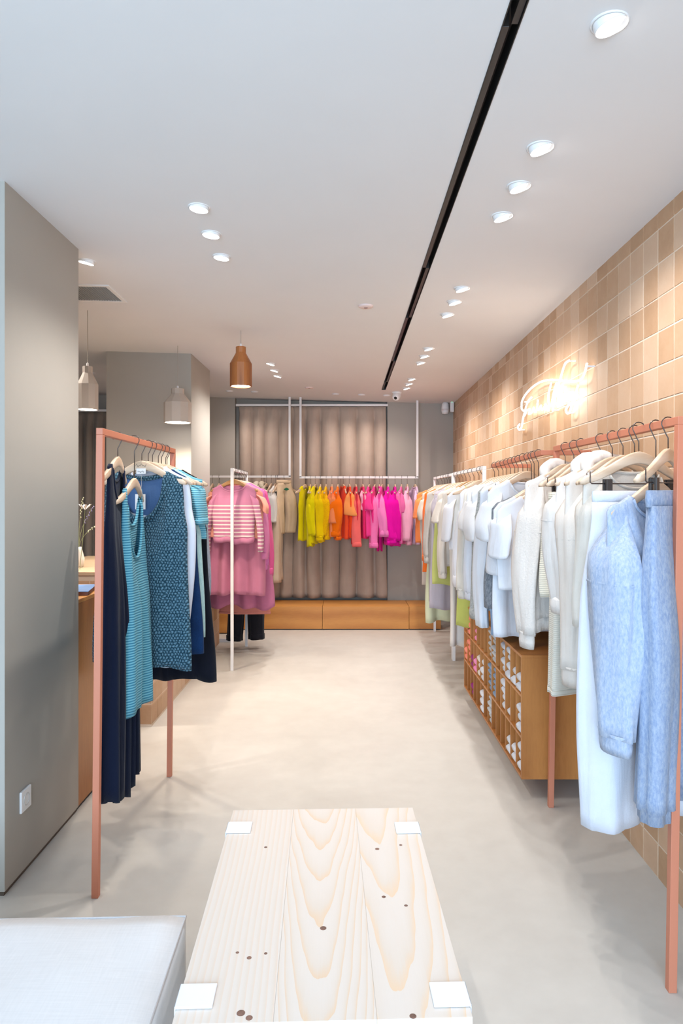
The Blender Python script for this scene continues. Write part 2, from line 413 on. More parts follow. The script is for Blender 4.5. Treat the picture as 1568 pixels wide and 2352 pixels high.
# dome camera
t = thing('security_camera', 'white dome security camera under the ceiling beyond the black slot', 'camera', (.548, 7.4, zc(.548)))
MB().lathe([(.052, .002), (.052, -.012), (.048, -.016), (.0005, -.016)], 20).build('base', M_plastic, t, smooth=True)
q = Vector((0, 0, -1)).rotation_difference(Vector((-.3, -.75, -.6)).normalized()).to_matrix()
MB().lathe([(.047, .02), (.046, -.03), (.036, -.055), (.030, -.06), (.0005, -.06)], 20, (0, 0, -.035), q).build('eye_housing', M_plastic, t, smooth=True)
MB().lathe([(.018, -.058), (.016, -.0635), (.0005, -.064)], 14, (0, 0, -.035), q).build('lens', M_black, t)
# alarm devices in the corner
t = thing('motion_sensor', 'white rounded motion sensor in the far right ceiling corner', 'sensor', at(1022, 938, 8.12))
MB().lathe([(.001, .078), (.028, .072), (.042, .045), (.046, 0), (.044, -.04), (.036, -.064), (.001, -.07)], 20).build('housing', M_plastic, t, smooth=True)
MB().lathe([(.0455, -.03), (.047, -.028), (.047, -.010), (.0455, -.008)], 20).build('lens_band', paint('sensor_lens', '#dcd4d2', .3), t, smooth=True)
MB().box(-.012, .012, .03, .085, -.012, .012).build('bracket', M_plastic, t)
t = thing('alarm_unit', 'slim white alarm unit with a green light beside the motion sensor', 'alarm', at(1037, 932, 8.05))
MB().box(-.018, .026, -.02, .02, -.075, .07).build('case', M_plastic, t, bevel=.008)
MB().lathe([(.005, -.001), (.005, -.003), (.0003, -.003)], 10, (0, -.02, .045), Matrix.Rotation(-PI/2, 3, 'X')).build('status_light', emit('green_led', (.1, 1, .4, 1), 4), t)

# pendants
def pendant(px, cy, Y, rim_y, top_y, wpx, label, m, glow=3.0):
    x = (px-CX)*Y/F; zr = zpx(rim_y, Y); zt = zpx(top_y, Y); R = wpx*Y/F/2; H = zt-zr
    t = thing('pendant_lamp', label, 'pendant lamp', (x, Y, zr), 0.13, 'bottle shaped pendant lamps')
    n = 10
    prof = [(R, 0), (R, H*.58), (R*.48, H*.84), (R*.46, H*.86), (R*.46, H)]
    mb = MB(); mb.lathe(prof+[(R*.3, H), (.004, H)], n); mb.lathe([(R, 0), (R*.93, 0), (R*.93, H*.56)], n)
    mb.build('shade', m, t)
    MB().lathe([(R*.93, .006), (.0005, .008)], 20).build('diffuser', M_glow, t)
    MB().lathe([(.008, H), (.008, H+.02), (.003, H+.024)], 10).build('cable_grip', M_plastic, t)
    MB().tube([(0, 0, H+.02), (0, 0, zc(x)-zr)], .0022, 6).build('cord', paint('cord_beige', '#b0a59a', .7), t)
    l = bpy.data.lights.new('pendant_bulb', 'SPOT'); l.energy = 30; l.color = (1, .86, .68); l.spot_size = math.radians(130); l.spot_blend = .6; l.shadow_soft_size = R*.6
    o = bpy.data.objects.new('pendant_bulb', l); COL.objects.link(o); o.parent = t; o.location = (0, 0, -.01)
M_glow = emit('pendant_diffuser', (1.0, .93, .85, 1), 9)
M_clay = paint('pale_clay_shade', '#bdb0a4', .7, .05)
M_teak = wood('teak_shade', '#b3703c', '#8f5226', (6, 6, .6), .5, 8, 2, 22)
pendant(201, 717, 4.374, 941, 842, 48, 'pale faceted pendant lamp beside the front grey pillar', M_clay)
pendant(408, 795, 5.36, 971, 893, 63, 'wide pale faceted pendant lamp before the rear pillar', M_clay)
pendant(553, 758, 4.80, 888, 797, 50, 'brown wooden faceted pendant lamp over the aisle', M_teak)

# socket on pillar
so = thing('wall_socket', 'white square power socket low on the front grey pillar', 'socket', (-1.279, 2.712, .298))
MB().box(0, .010, -.042, .042, -.042, .042).build('plate', M_plastic, so, bevel=.003)
MB().lathe([(.024, .0), (.024, .004), (.021, .004), (.020, -.006), (.0005, -.006)], 20, (.0075, 0, 0), Matrix.Rotation(PI/2, 3, 'Y')).build('recess', paint('socket_grey', '#c6c4c2', .4), so)
for s in (-1, 1): MB().tube([(.0, s*.009, 0), (.006, s*.009, 0)], .0025, 8).build('pin_hole', M_black, so)

# neon script on the tiled wall
ns = thing('neon_sign', 'glowing white neon script sign on the terracotta tiled wall', 'neon sign', (xw(4)-.03, 4, 1.9))
M_neon = emit('neon_white', (1.0, .93, .82, 1), 4.5)
def npt(zx, zy):
    px, py = 1160+zx*240/1568, 800+zy*240/1568
    Y = (1.195-.035)/((px-CX)/F-.0104); return Vector(((px-CX)*Y/F, Y, zpx(py, Y)))-Vector(ns.location)
def cat(pts, n=5):
    P = [Vector(p) for p in pts]; P = [P[0]*2-P[1]]+P+[P[-1]*2-P[-2]]; out = []
    for i in range(1, len(P)-2):
        for k in range(n):
            t = k/n; a, b_, c_, d_ = P[i-1:i+3]
            out.append(.5*((2*b_)+(-a+c_)*t+(2*a-5*b_+4*c_-d_)*t*t+(-a+3*b_-3*c_+d_)*t**3))
    return out+[P[-2]]
strokes = [
 [(215,1140),(188,1180),(212,1225),(245,1180),(262,1080),(300,920),(340,800),(395,735)],
 [(275,940),(245,900),(250,800),(300,700),(400,590),(520,510),(660,475),(800,480),(950,500),(1080,490),(1150,450),(1200,340),(1225,225)],
 [(958,183),(900,230),(860,340),(820,480),(770,640),(735,800),(712,935)],
 [(690,520),(660,640),(645,740),(655,830),(690,860)],
 [(290,1010),(330,930),(372,915),(350,985),(400,960),(428,890),(440,955),(470,930),(490,780),(478,920),(510,910),(535,860),(545,920),(580,900),(600,840),(612,900),(650,860)],
 [(695,850),(720,700),(770,520),(745,760),(770,840),(810,760),(835,680),(835,800),(870,790),(890,690),(902,575),(890,740),(915,790),(950,700),(975,660),(965,770),(1000,750)],
 [(1010,650),(975,720),(1000,770),(1050,700),(1090,560),(1060,690),(1085,700)],
 [(1030,660),(1000,820),(970,950),(930,975),(912,920),(950,850),(1030,790),(1085,700)]]
for st in strokes:
    MB().tube(cat([npt(*p) for p in st]), .0055, 8).build('neon_tube', M_neon, ns, smooth=True)
for p in ((285, 805), (960, 190), (1232, 270), (215, 1225), (715, 930), (930, 970)):
    a = npt(*p); MB().tube([a, a+Vector((.042, 0, 0))], .005, 8).build('standoff', M_plastic, ns)
nl = bpy.data.lights.new('neon_glow', 'POINT'); nl.energy = .7; nl.color = (1, .85, .66); nl.shadow_soft_size = .12
no_ = bpy.data.objects.new('neon_glow', nl); COL.objects.link(no_); no_.parent = ns; no_.location = npt(700, 760)+Vector((-.08, 0, 0))

# ------------------------------------------------------------------ curtain and bench
def curtain(name, label, x0, x1, y, z0, z1, m, seed, per=0.185, rail=True):
    t = thing(name, label, 'curtain', ((x0+x1)/2, y, z0))
    random.seed(seed); nx = int((x1-x0)/.0085); nz = 40; vs = []; fs = []
    cuts = [x0]
    while cuts[-1] < x1: cuts.append(cuts[-1]+per*random.uniform(.78, 1.25))
    def ph(x):
        for i in range(len(cuts)-1):
            if x <= cuts[i+1]: return i, (x-cuts[i])/(cuts[i+1]-cuts[i])
        return len(cuts)-2, 1.0
    amps = [random.uniform(.7, 1.2) for _ in cuts]; sk = [random.uniform(-.15, .15) for _ in cuts]
    for j in range(nz+1):
        v = j/nz; vv = v**1.0; z = z1+(z0-z1)*vv; d = z1-z
        for i in range(nx+1):
            x = x0+(x1-x0)*i/nx; k, p = ph(x)
            p2 = min(1, max(0, p+sk[k]*math.sin(PI*p)*min(1, v*2)))
            a = .052*amps[k]*(.55+.45*min(1, d/.3))
            wv = -a*(math.sin(PI*p2)**.55)*2+a
            # pinch pleat near the heading
            pin = math.exp(-((d-.075)/.055)**2)
            wv = wv*(1-.55*pin)-.012*pin*math.exp(-((p-.5)/.12)**2)
            if d < .02: wv *= .5
            xx = x+.012*math.sin(v*5+k*1.7)*v-.02*pin*(p-.5)
            wv += .010*math.sin(x*7+v*4+seed)*v
            vs.append((xx-(x0+x1)/2, wv, z-z0))
    for j in range(nz):
        for i in range(nx):
            a = j*(nx+1)+i; fs.append((a, a+1, a+nx+2, a+nx+1))
    MB().add(vs, fs).build('fabric', m, t, smooth=True, solid=.003)
    if rail: MB().box(x0-.03-(x0+x1)/2, x1+.02-(x0+x1)/2, -.02, .012, z1-z0+.004, z1-z0+.03).build('curtain_rail', M_white, t, bevel=.002)
    return t
M_cur = fab('#b8a698', 'plain')
curtain('curtain', 'taupe floor length pleated curtain behind the colourful garments', -1.292, .478, 8.19, .285, 2.575, M_cur, 4)
curtain('curtain', 'taupe curtain glimpsed left of the rear pillar behind the counter', -3.2, -2.35, 8.02, .02, 2.49, fab('#8f8276', 'plain'), 9, .12)
bx_ = [(-1.246, -.2685), (-.2675, .7035), (.7045, 1.062)]
bl = ['long orange wood bench box, leftmost under the curtain', 'long orange wood bench box, middle one under the curtain', 'short orange wood bench box by the right garment rack']
for (a, b_), lab in zip(bx_, bl):
    t = thing('bench_box', lab, 'bench', ((a+b_)/2, 7.66, 0), 0, 'bench boxes along the back wall')
    h = (b_-a)/2
    MB().box(-h+.01, h-.01, .02, .46, 0, .02).build('plinth', M_black, t)
    MB().box(-h+.0015, h-.0015, .018, .46, .012, .25).build('carcass', M_cab, t)
    MB().box(-h+.0015, h-.0015, 0, .018, .012, .262).build('front_panel', M_bench, t, bevel=.001)
    MB().box(-h+.0015, h-.0015, .019, .47, .25, .262).build('lid', M_bench, t, bevel=.001)
t = thing('bench_box', 'dark end of an orange bench box behind the black jeans', 'bench', (-1.55, 7.44, 0), 0, 'bench boxes along the back wall')
MB().box(-.3, .27, .02, .6, .012, .25).build('carcass', M_cab, t); MB().box(-.3, .27, 0, .018, .012, .27).build('front_panel', M_bench, t, bevel=.001)
t = thing('floor_plinth', 'low white plinth on the floor behind the black jeans', 'plinth', (-1.36, 7.02, 0))
MB().box(-.14, .20, 0, .04, 0, .035).build('plinth_bar', M_white, t, bevel=.002)

# ------------------------------------------------------------------ racks
def rack(name, label, pts, m, r=.0125):
    """square section rack following a list of world points, one part per straight run"""
    t = thing(name, label, 'clothes rack', pts[0][1] if False else (pts[0][1][0], pts[0][1][1], 0))
    O = Vector(t.location)
    for nmx, a, b_ in pts:
        a = Vector(a)-O; b_ = Vector(b_)-O; d = b_-a
        if abs(d.z) > abs(d.x)+abs(d.y):
            v = [(a.x-r,a.y-r,a.z),(a.x+r,a.y-r,a.z),(a.x+r,a.y+r,a.z),(a.x-r,a.y+r,a.z),(b_.x-r,b_.y-r,b_.z),(b_.x+r,b_.y-r,b_.z),(b_.x+r,b_.y+r,b_.z),(b_.x-r,b_.y+r,b_.z)]
        elif abs(d.y) > abs(d.x):
            v = [(a.x-r,a.y,a.z-r),(a.x+r,a.y,a.z-r),(b_.x+r,b_.y,b_.z-r),(b_.x-r,b_.y,b_.z-r),(a.x-r,a.y,a.z+r),(a.x+r,a.y,a.z+r),(b_.x+r,b_.y,b_.z+r),(b_.x-r,b_.y,b_.z+r)]
        else:
            v = [(a.x,a.y-r,a.z-r),(b_.x,b_.y-r,b_.z-r),(b_.x,b_.y+r,b_.z-r),(a.x,a.y+r,a.z-r),(a.x,a.y-r,a.z+r),(b_.x,b_.y-r,b_.z+r),(b_.x,b_.y+r,b_.z+r),(a.x,a.y+r,a.z+r)]
        MB().hexa(v).build(nmx, m, t, bevel=.0015)
    return t
def floor_rack(label, xa, ya, xb, yb, ztop, m, lean=0.0, r=.0125):
    z = ztop-2*r
    return rack('clothes_rack', label, [('post', (xa, ya, 0), (xa+lean, ya, z)), ('post', (xb, yb, 0), (xb+lean, yb, z)), ('rail', (xa+lean, ya-r, ztop-r), (xb+lean, yb+r, ztop-r))], m, r)
ZR = 1.745
floor_rack('terracotta metal clothes rack of blue and teal garments beside the pillar', -.938, 2.557, -.947, 3.658, 1.755, M_red, .018)
floor_rack('terracotta metal clothes rack of pale garments, nearest on the right', .985, 2.072, .987, 3.299, 1.742, M_red, .028)
rack('wall_rail', 'terracotta wall rail of white garments above the cubby cabinet', [('rail', (.992, 3.4595, 1.72), (.992, 4.6045, 1.705)), ('bracket', (.98, 3.4465, 1.72), (xw(3.43)+.004, 3.4465, 1.72)), ('bracket', (.98, 4.6175, 1.7045), (xw(4.6)+.004, 4.6175, 1.7045))], M_red)
floor_rack('white metal clothes rack between wall rail and far right rack', .982, 4.863, .982, 6.235, 1.715, M_white)
floor_rack('white metal clothes rack, farthest on the right before the bench', .982, 6.29, .982, 7.585, 1.712, M_white)
floor_rack('white metal clothes rack of pink garments beside the rear pillar', -.983, 5.88, -.997, 6.827, 1.742, M_white)
ZS = 1.745; YS = 8.0
def hung_frame(label, xs, z, x0, x1):
    pts = [('rail', (x0, YS, z), (x1, YS, z))]+[('hanging_post', (x, YS, z+.0), (x, YS, zc(x)+.01)) for x in xs]
    return rack('hanging_rail', label, pts, M_white)
def fx(px): return (px-CX)*YS/F
hung_frame('white ceiling hung rail of beige garments left of centre', [fx(665), fx(470)], 1.73, fx(465), fx(665)+.0125)
hung_frame('white ceiling hung rail of rainbow coloured garments before the curtain', [fx(690), fx(958)], 1.722, fx(690)-.0125, fx(958)+.0125)
ZF1, ZF2 = 1.7425, 1.7345

# ------------------------------------------------------------------ hangers
HW = .205
def hz_(x):
    s = abs(x)/HW
    if s <= 1: return -.088-.088*(.75*s*s*(3-2*s)+.25*s)
    return -.176-.95*(abs(x)-HW)
def hanger_wood():
    vs = []; fs = []; n = 22
    for i in range(n+1):
        x = -HW-.008+(2*HW+.016)*i/n; s = min(1, abs(x)/HW); zt = hz_(x)-.003; th = .040*(1-s)+.022*s
        if i in (0, n): th *= .55; zt -= .004
        d = .0075; yb = .018*s*s
        for (yy, zz) in ((-d+.002, zt), (d-.002, zt), (d, zt-.003), (d, zt-th+.003), (d-.002, zt-th), (-d+.002, zt-th), (-d, zt-th+.003), (-d, zt-.003)): vs.append((x, yy+yb, zz))
    for i in range(n):
        for k in range(8): k2 = (k+1) % 8; fs.append((i*8+k, (i+1)*8+k, (i+1)*8+k2, i*8+k2))
    fs.append(tuple(range(8))); fs.append(tuple(n*8+k for k in range(7, -1, -1)))
    return MB().add(vs, fs)
def hook_pts(drop=0.0, side=1):
    p = []
    for k in range(11):
        a = math.radians(205-k*24); p.append((side*.0205*math.cos(a), 0, -.0125+.0205*math.sin(a)))
    p += [(side*.006, 0, -.047), (0, 0, -.058), (0, 0, -.095-drop)]
    return p
MESH = {}
def hmesh(key, f, mat):
    if key not in MESH:
        m = f().mesh(key.split('|')[0]); m.materials.append(mat)
        for p in m.polygons: p.use_smooth = True
        MESH[key] = m
    return MESH[key]
def clip_mesh(x):
    mb = MB(); mb.box(x-.011, x+.011, -.013, -.004, -.235, -.185); mb.box(x-.011, x+.011, .004, .013, -.235, -.185); mb.box(x-.008, x+.008, -.006, .006, -.205, -.188); return mb
def hanger(label, loc, yaw, mat, drop=0.0, clips=0.0, side=1, group=None, logo=False):
    base = PI/2 if abs(loc[1]-YS) < .01 else 0.0
    if base == 0 and loc[0] > 0: side = -1
    t = thing('clothes_hanger', label, 'hanger', loc, yaw, group)
    w_ = obj('wood_bar', hmesh('wood_bar|'+mat.name, hanger_wood, mat), mat, t); w_.location = (0, 0, -drop)
    hk = obj('hook', hmesh('hook|%.2f%d' % (drop, side), lambda: MB().tube(hook_pts(drop, side), .0019, 6), M_wire), M_wire, t); hk.rotation_euler = (0, 0, base-yaw)
    if clips:
        mb = MB().tube([(-.185, 0, -.16), (-.185, 0, -.195), (-.18, 0, -.2), (.18, 0, -.2), (.185, 0, -.195), (.185, 0, -.16)], .002, 6)
        mb.build('clip_wire', M_wire, t, smooth=True)
        for s in (-1, 1): clip_mesh(s*clips).build('clip', M_clip, t, bevel=.0015)
    if logo:
        MB().tube([(x, -.0082+.018*(x/HW)**2, -.113-drop+.004*math.sin(x*520)+.004*math.sin(x*210+1)) for x in [-.028+.0016*k for k in range(36)]], .0007, 4).build('logo_script', M_brownblk, t)
    return t

# ------------------------------------------------------------------ garments
def body_mesh(prof, zhem, nw=.08, nf=.10, nb=.025, d=.05, fold=.012, nfold=5, seed=0, vneck=False, nu=40, nt=24, top=0.006, slope=1.0, hemwob=.008, drop=0.0):
    rnd = random.Random(seed); ph = [rnd.uniform(0, 6.28) for _ in range(6)]; fr = [nfold*rnd.uniform(.8, 1.2), nfold*1.7*rnd.uniform(.8, 1.2)]
    wt = prof[0][1]; vs = []; fs = []
    def ztop(x, n):
        if abs(x) >= nw: return hz_(x)*1.0+.004-drop
        q = abs(x)/nw; base = hz_(nw)+.004-drop
        return base-n*((1-q) if vneck else math.sqrt(max(0, 1-q*q)))
    for side in (-1, 1):
        n = nf if side < 0 else nb
        for j in range(nt+1):
            t = j/nt
            for i in range(nu+1):
                u = -1+2*i/nu
                zt = ztop(u*wt, n); zh = zhem+hemwob*math.sin(u*4+ph[4])+hemwob*.6*math.sin(u*9+ph[5])
                z = zt+(zh-zt)*t; W_ = interp(prof, z+drop)
                dd = top+(d-top)*sm(t*2.6)
                e = max(0.0, 1-abs(u)**3)**.5
                yy = side*(.003+dd*e)
                A = fold*(sm(t*1.2)**.9)
                a1 = u*fr[0]*PI/2*1.3+ph[0]+t*.5; a2 = u*fr[1]*PI/2+ph[1]-t*.7
                yy += A*(.55*math.sin(a1)+.75*(1-2*abs(math.sin(a1/2)))+.5*math.sin(a2))
                yy += .018*(u*wt/HW)**2*(1-t) if abs(u*wt) < HW else .018*(1-t)
                x = u*W_*(1+.02*math.sin(t*6+ph[2]))+.006*math.sin(t*5+ph[3])*t
                vs.append((x, yy, z))
    N = (nu+1)*(nt+1)
    for s in (0, 1):
        for j in range(nt):
            for i in range(nu):
                a = s*N+j*(nu+1)+i; q = (a, a+1, a+nu+2, a+nu+1); fs.append(q if s == 0 else q[::-1])
    for j in range(nt):
        for i in (0, nu):
            a = j*(nu+1)+i; b_ = a+nu+1; q = (a, b_, b_+N, a+N); fs.append(q if i == 0 else q[::-1])
    for i in range(nu):
        xm = abs((-1+2*(i+.5)/nu)*wt)
        if xm > nw: fs.append((i, i+N, i+1+N, i+1))
    # neckline path
    fp = [vs[i] for i in range(nu+1) if abs((-1+2*i/nu)*wt) <= nw+1e-6]; bp = [vs[N+i] for i in range(nu+1) if abs((-1+2*i/nu)*wt) <= nw+1e-6]
    hemf = [vs[nt*(nu+1)+i] for i in range(nu+1)]; hemb = [vs[N+nt*(nu+1)+i] for i in range(nu+1)]
    return MB().add(vs, fs), fp+bp[::-1]+[fp[0]] if fp else [], hemf+hemb[::-1]+[hemf[0]]
def tube_rings(rings, seg=18, cap0=True, slope=0.0):
    """rings: (cx, cy, cz, rx, ry, twist, fold)"""
    vs = []; fs = []
    for r_i, (cx, cy, czz, rx, ry, tw, fo, ph) in enumerate(rings):
        for k in range(seg):
            a = 2*PI*k/seg; m = 1+fo*math.sin(3*a+ph)+fo*.7*math.sin(5*a-ph*1.3)+fo*.5*(1-2*abs(math.sin(4*a+ph*.7)))
            x, y = rx*math.cos(a)*m, ry*math.sin(a)*m; c, s = math.cos(tw), math.sin(tw)
            vs.append((cx+x*c-y*s, cy+x*s+y*c, czz-slope*(x*c-y*s)*r_i/max(1, len(rings)-1)))
    for i in range(len(rings)-1):
        for k in range(seg):
            k2 = (k+1) % seg; fs.append((i*seg+k, (i+1)*seg+k, (i+1)*seg+k2, i*seg+k2))
    if cap0: fs.append(tuple(range(seg-1, -1, -1))[::-1])
    return MB().add(vs, fs)
def sleeve(parent, mat, side, x0, z0, L, r0=.075, r1=.045, out=.03, fwd=0.0, rxk=.6, cuff=None, cmat=None, seed=0, balloon=0.0, n=16, flare=0.0):
    rnd = random.Random(seed*31+side); ph = rnd.uniform(0, 6); rings = []
    if L < .35: rxk *= .68; r0 *= .86; r1 *= .9
    for i in range(n+1):
        t = i/n
        g_ = sm(min(1, t*4.5)); r = (r0+(r1-r0)*t)*(1+balloon*math.sin(PI*t)**2)+flare*t
        cx = side*(x0-.055*(1-g_)+out*sm(t*1.2)+.010*math.sin(t*4+ph)*t)
        cy = fwd*t+.008*math.sin(t*6+ph)+.018*(1-t)
        z = z0+.012*(1-g_)-L*t-(1-g_)*0.0
        k = .22+.78*g_
        rings.append((cx, cy, z, r*rxk*k, r*k, side*.2*t, .07+.08*t if L > .35 else .04, ph+t*3.2))
    o = tube_rings(rings, 22, slope=side*.55 if L < .35 else 0).build('sleeve', mat, parent, smooth=True, solid=.003)
    if balloon:
        e = rings[5]; tube_rings([(e[0], e[1], e[2]+.004, e[3]*1.01, e[4]*1.01, e[5], e[6], e[7]), (e[0], e[1], e[2], e[3]*1.06, e[4]*1.05, e[5], e[6], e[7]), (e[0], e[1], e[2]-.004, e[3]*1.01, e[4]*1.01, e[5], e[6], e[7])], cap0=False).build('seam', mat, o, smooth=True)
    if cuff:
        e = rings[-1]; cm = cmat or mat; h = cuff[1]; k = {'rib': .86, 'roll': 1.14, 'band': 1.03}[cuff[0]]
        rr = []
        for q, kk in ((.012, .97), (.0, k), (-h*.5, k*1.03), (-h, k*.96), (-h+.004, k*.85)):
            rr.append((e[0], e[1], e[2]+q if cuff[0] != 'roll' else e[2]+q+h*.75, e[3]*kk, e[4]*kk, e[5], .03, e[7]))
        tube_rings(rr, cap0=False).build('cuff', cm, o, smooth=True, solid=.003)
    return o

def loopband(path, r, name, mat, parent, flat=1.0):
    if len(path) > 4: MB().tube(path, r, 6).build(name, mat, parent, smooth=True)
def hemband(path, h, mat, parent, name='hem_band'):
    vs = []; fs = []; n = len(path)-1
    cx = sum(p[0] for p in path[:n])/n
    for (dz, k) in ((.004, 1.015), (-h*.5, 1.02), (-h, .97)):
        for p in path[:n]: vs.append((cx+(p[0]-cx)*k*(.985 if dz < 0 else 1), p[1]*k, p[2]+dz))
    for j in range(2):
        for i in range(n): i2 = (i+1) % n; fs.append((j*n+i, j*n+i2, (j+1)*n+i2, (j+1)*n+i))
    MB().add(vs, fs).build(name, mat, parent, smooth=True, solid=.004)

GROUP = None; SEED = [1]
def place(name, cat_, label, short, loc, yaw, hmat=None, drop=0.0, clips=0.0, group=None, hside=1, logo=False):
    hanger('%s hanger carrying the %s' % ('pale wooden' if (hmat or M_hang) is M_hang else 'oak', short), loc, yaw, hmat or M_hang, drop, clips, hside, 'wooden hangers on the rails', logo)
    return thing(name, label, cat_, loc, yaw, group)
def top_(label, short, loc, yaw, mat, zhem, ws=.215, chest=.24, hem=.24, nw=.085, nf=.09, nb=.02, d=.038, fold=.010, nfold=4, slv=None, band=None, hemb=None, name='sweater', cat_='sweater',
         drop=0.0, neck=.006, group=None, vneck=False, hmat=None, arm=None, hside=1, smat=None, hood=False, logo=False, hemwob=.008, buttons=False, bmat=None, hemmat=None):
    """slv: (length, r0, r1, out, fwd, cuff, balloon, flare)"""
    SEED[0] += 1; sd = SEED[0]
    t = place(name, cat_, label, short, loc, yaw, hmat, drop, 0.0, group, hside, logo)
    zl = zhem-loc[2]
    hb = hemb or 0.0
    if arm:   # sleeveless: arm = (strap outer half width, armhole depth)
        prof = [(0, arm[0]), (-.15, arm[0]*.97), (-.15-arm[1]*.55, arm[0]*1.04), (-.15-arm[1], chest), (zl, hem)]
    else: prof = [(0, ws), (-.2, ws*1.0), (-.36, chest), (zl, hem)]
    mb, np_, hp = body_mesh(prof, zl+hb, nw, nf, nb, d, fold, nfold, sd, vneck, drop=drop, hemwob=hemwob)
    b_ = mb.build('body', mat, t, smooth=True, solid=.003)
    if bmat:
        b_.data.materials.append(bmat)
        for p in b_.data.polygons:
            if all(i >= len(mb.v)//2 for i in p.vertices): p.material_index = 1
    if neck: loopband(np_, neck, 'neckband', smat if (smat and hood) else mat, t)
    if hb: hemband(hp, hb, hemmat or mat, t)
    if slv:
        L, r0, r1, out, fwd, cuff, bal, fl = (list(slv)+[None]*8)[:8]
        for s in (-1, 1):
            sleeve(t, smat or mat, s, ws-.02, hz_(ws)-.005-drop, L*(1 if s < 0 else .97), r0, r1, out or .02, fwd or 0, .48, cuff, None, sd, bal or 0, 16, fl or 0)
    if hood:
        hv = MB(); rings = []
        for k in range(15):
            a = PI*(-.08+1.16*k/14); rr = .035+.02*math.sin(PI*k/14)
            rings.append(Vector((.105*math.cos(a), .012+.045*math.sin(a), -.150-drop+.055*math.sin(a)+.006*math.sin(k*1.9))))
        hv.tube(rings, [.014+.018*math.sin(PI*k/14)+.003*math.sin(k*2.3) for k in range(15)], 10); hv.build('hood', mat, t, smooth=True)
    if buttons:
        for k in range(6): MB().lathe([(.0055, 0), (.0055, -.003), (.0005, -.0035)], 8, (0, -d-.008, -.2-k*.08), Matrix.Rotation(-PI/2, 3, 'X')).build('button', M_plastic, t)
    return t
def pants(label, short, loc, yaw, mat, zhem, w=.18, rt=.10, rb=.09, ry=.05, drop=0.0, clips=.12, cuff=None, name='trousers', cat_='trousers', hmat=None, wb=.04, group=None, ztop=None, fo=.10, hside=1, spread=1.0, skirt=False, wmat=None, flare=.0):
    SEED[0] += 1; rnd = random.Random(SEED[0]); ph = rnd.uniform(0, 6)
    t = place(name, cat_, label, short, loc, yaw, hmat, drop, clips, group, hside)
    z0 = (ztop-loc[2]) if ztop else -.225; zl = zhem-loc[2]
    rg = [(0, 0, z0+.0, w*.97, .022, 0, .01, 0), (0, 0, z0-.002, w, .026, 0, .01, 0), (0, 0, z0-wb*.5, w*1.0, .03, 0, .012, 0), (0, 0, z0-wb, w*.985, .029, 0, .012, 0)]
    tube_rings(rg, 36, False).build('waistband', wmat or mat, t, smooth=True, solid=.004)
    n = 22
    if skirt:
        rg = []
        for i in range(n+1):
            q = i/n; rg.append((0, .005*math.sin(q*3+ph), z0-wb+.004+(zl-z0+wb)*q, w*(1+flare*q), .03+(ry-.03)*sm(q*1.5)+.02*flare*q, 0, fo*sm(q*1.5), ph+q*.8))
        vs = tube_rings(rg, 44, False); o = vs.build('skirt_panel', mat, t, smooth=True, solid=.003)
        hm = rg[-1]; tube_rings([(hm[0], hm[1], hm[2]+.02, hm[3]*1.008, hm[4]*1.02, 0, hm[6], hm[7]), (hm[0], hm[1], hm[2]-.001, hm[3]*1.01, hm[4]*1.03, 0, hm[6], hm[7])], 44, False).build('hem_band', mat, o, smooth=True, solid=.002)
        return t
    for s in (-1, 1):
        rg = []
        for i in range(n+1):
            q = i/n; k = sm(min(1, q*3.2)); rx = (w*.5)*(1-k)+(rt+(rb-rt)*q)*k
            cx = s*((w*.5)*(1-k)+k*(rt*.95+.012+(spread-1)*.1*q)); 
            rg.append((cx+.008*math.sin(q*7+ph+s), .012*math.sin(q*5+ph)*q+s*.004, z0-wb+.004+(zl-z0+wb)*q*(1 if s < 0 else .985), rx, .028+(ry-.028)*sm(q*2), 0, fo*(.35+.65*q), ph+s+q*1.6))
        o = tube_rings(rg, 34, False).build('leg', mat, t, smooth=True, solid=.003)
        if cuff:
            e = rg[-1]; h = cuff[1]; kk = 1.05 if cuff[0] == 'roll' else .8
            z_ = e[2]+(h if cuff[0] == 'roll' else 0)
            tube_rings([(e[0], e[1], z_+.004, e[3]*(1.0 if cuff[0] == 'roll' else .98), e[4], 0, e[6], e[7]), (e[0], e[1], z_, e[3]*kk, e[4]*kk, 0, e[6], e[7]), (e[0], e[1], z_-h, e[3]*kk, e[4]*kk, 0, e[6], e[7])], 34, False).build('cuff', mat, o, smooth=True, solid=.004)
    return t
R_ = math.radians
# ---- left terracotta rack (x about -.943, rail top 1.755)
LX, LZ = -.925, 1.755
def LL(y): return (LX, y, LZ)
GL = 'garments on the blue and teal rack'
top_('navy sleeveless maxi dress with pleated skirt, nearest on the blue rack', 'navy maxi dress', (LX-.012, 2.80, LZ), R_(95), fab('#0c152b', 'plain'), .30, arm=(.125, .24), chest=.15, hem=.19, nw=.095, nf=.16, nb=.07, d=.03, fold=.026, nfold=9, name='maxi_dress', cat_='dress', group=GL, hside=1, hemwob=.02)
top_('teal ribbed tank dress with deep scoop neck and wide armholes', 'teal ribbed tank dress', (LX+.010, 2.95, LZ), R_(92), fab('#6fadbf', 'rib', '#357893', period=.0105), zpx(1618, 2.93), arm=(.140, .34), chest=.165, hem=.215, nw=.116, nf=.30, nb=.16, d=.040, fold=.018, nfold=4, name='tank_dress', cat_='dress', drop=.085, neck=.007, group=GL)
top_('chunky teal marl knitted vest with wide scoop neck', 'chunky teal knitted vest', (-.94, 3.14, LZ), R_(-14), fab('#678c9e', 'chunky', '#163747', period=.0125), zpx(1538, 3.05), arm=(.195, .27), chest=.225, hem=.248, nw=.12, nf=.225, nb=.035, d=.045, fold=.012, nfold=3, name='knitted_vest', cat_='vest', neck=.012, group=GL, logo=True, bmat=fab('#4d6890', 'plain'))
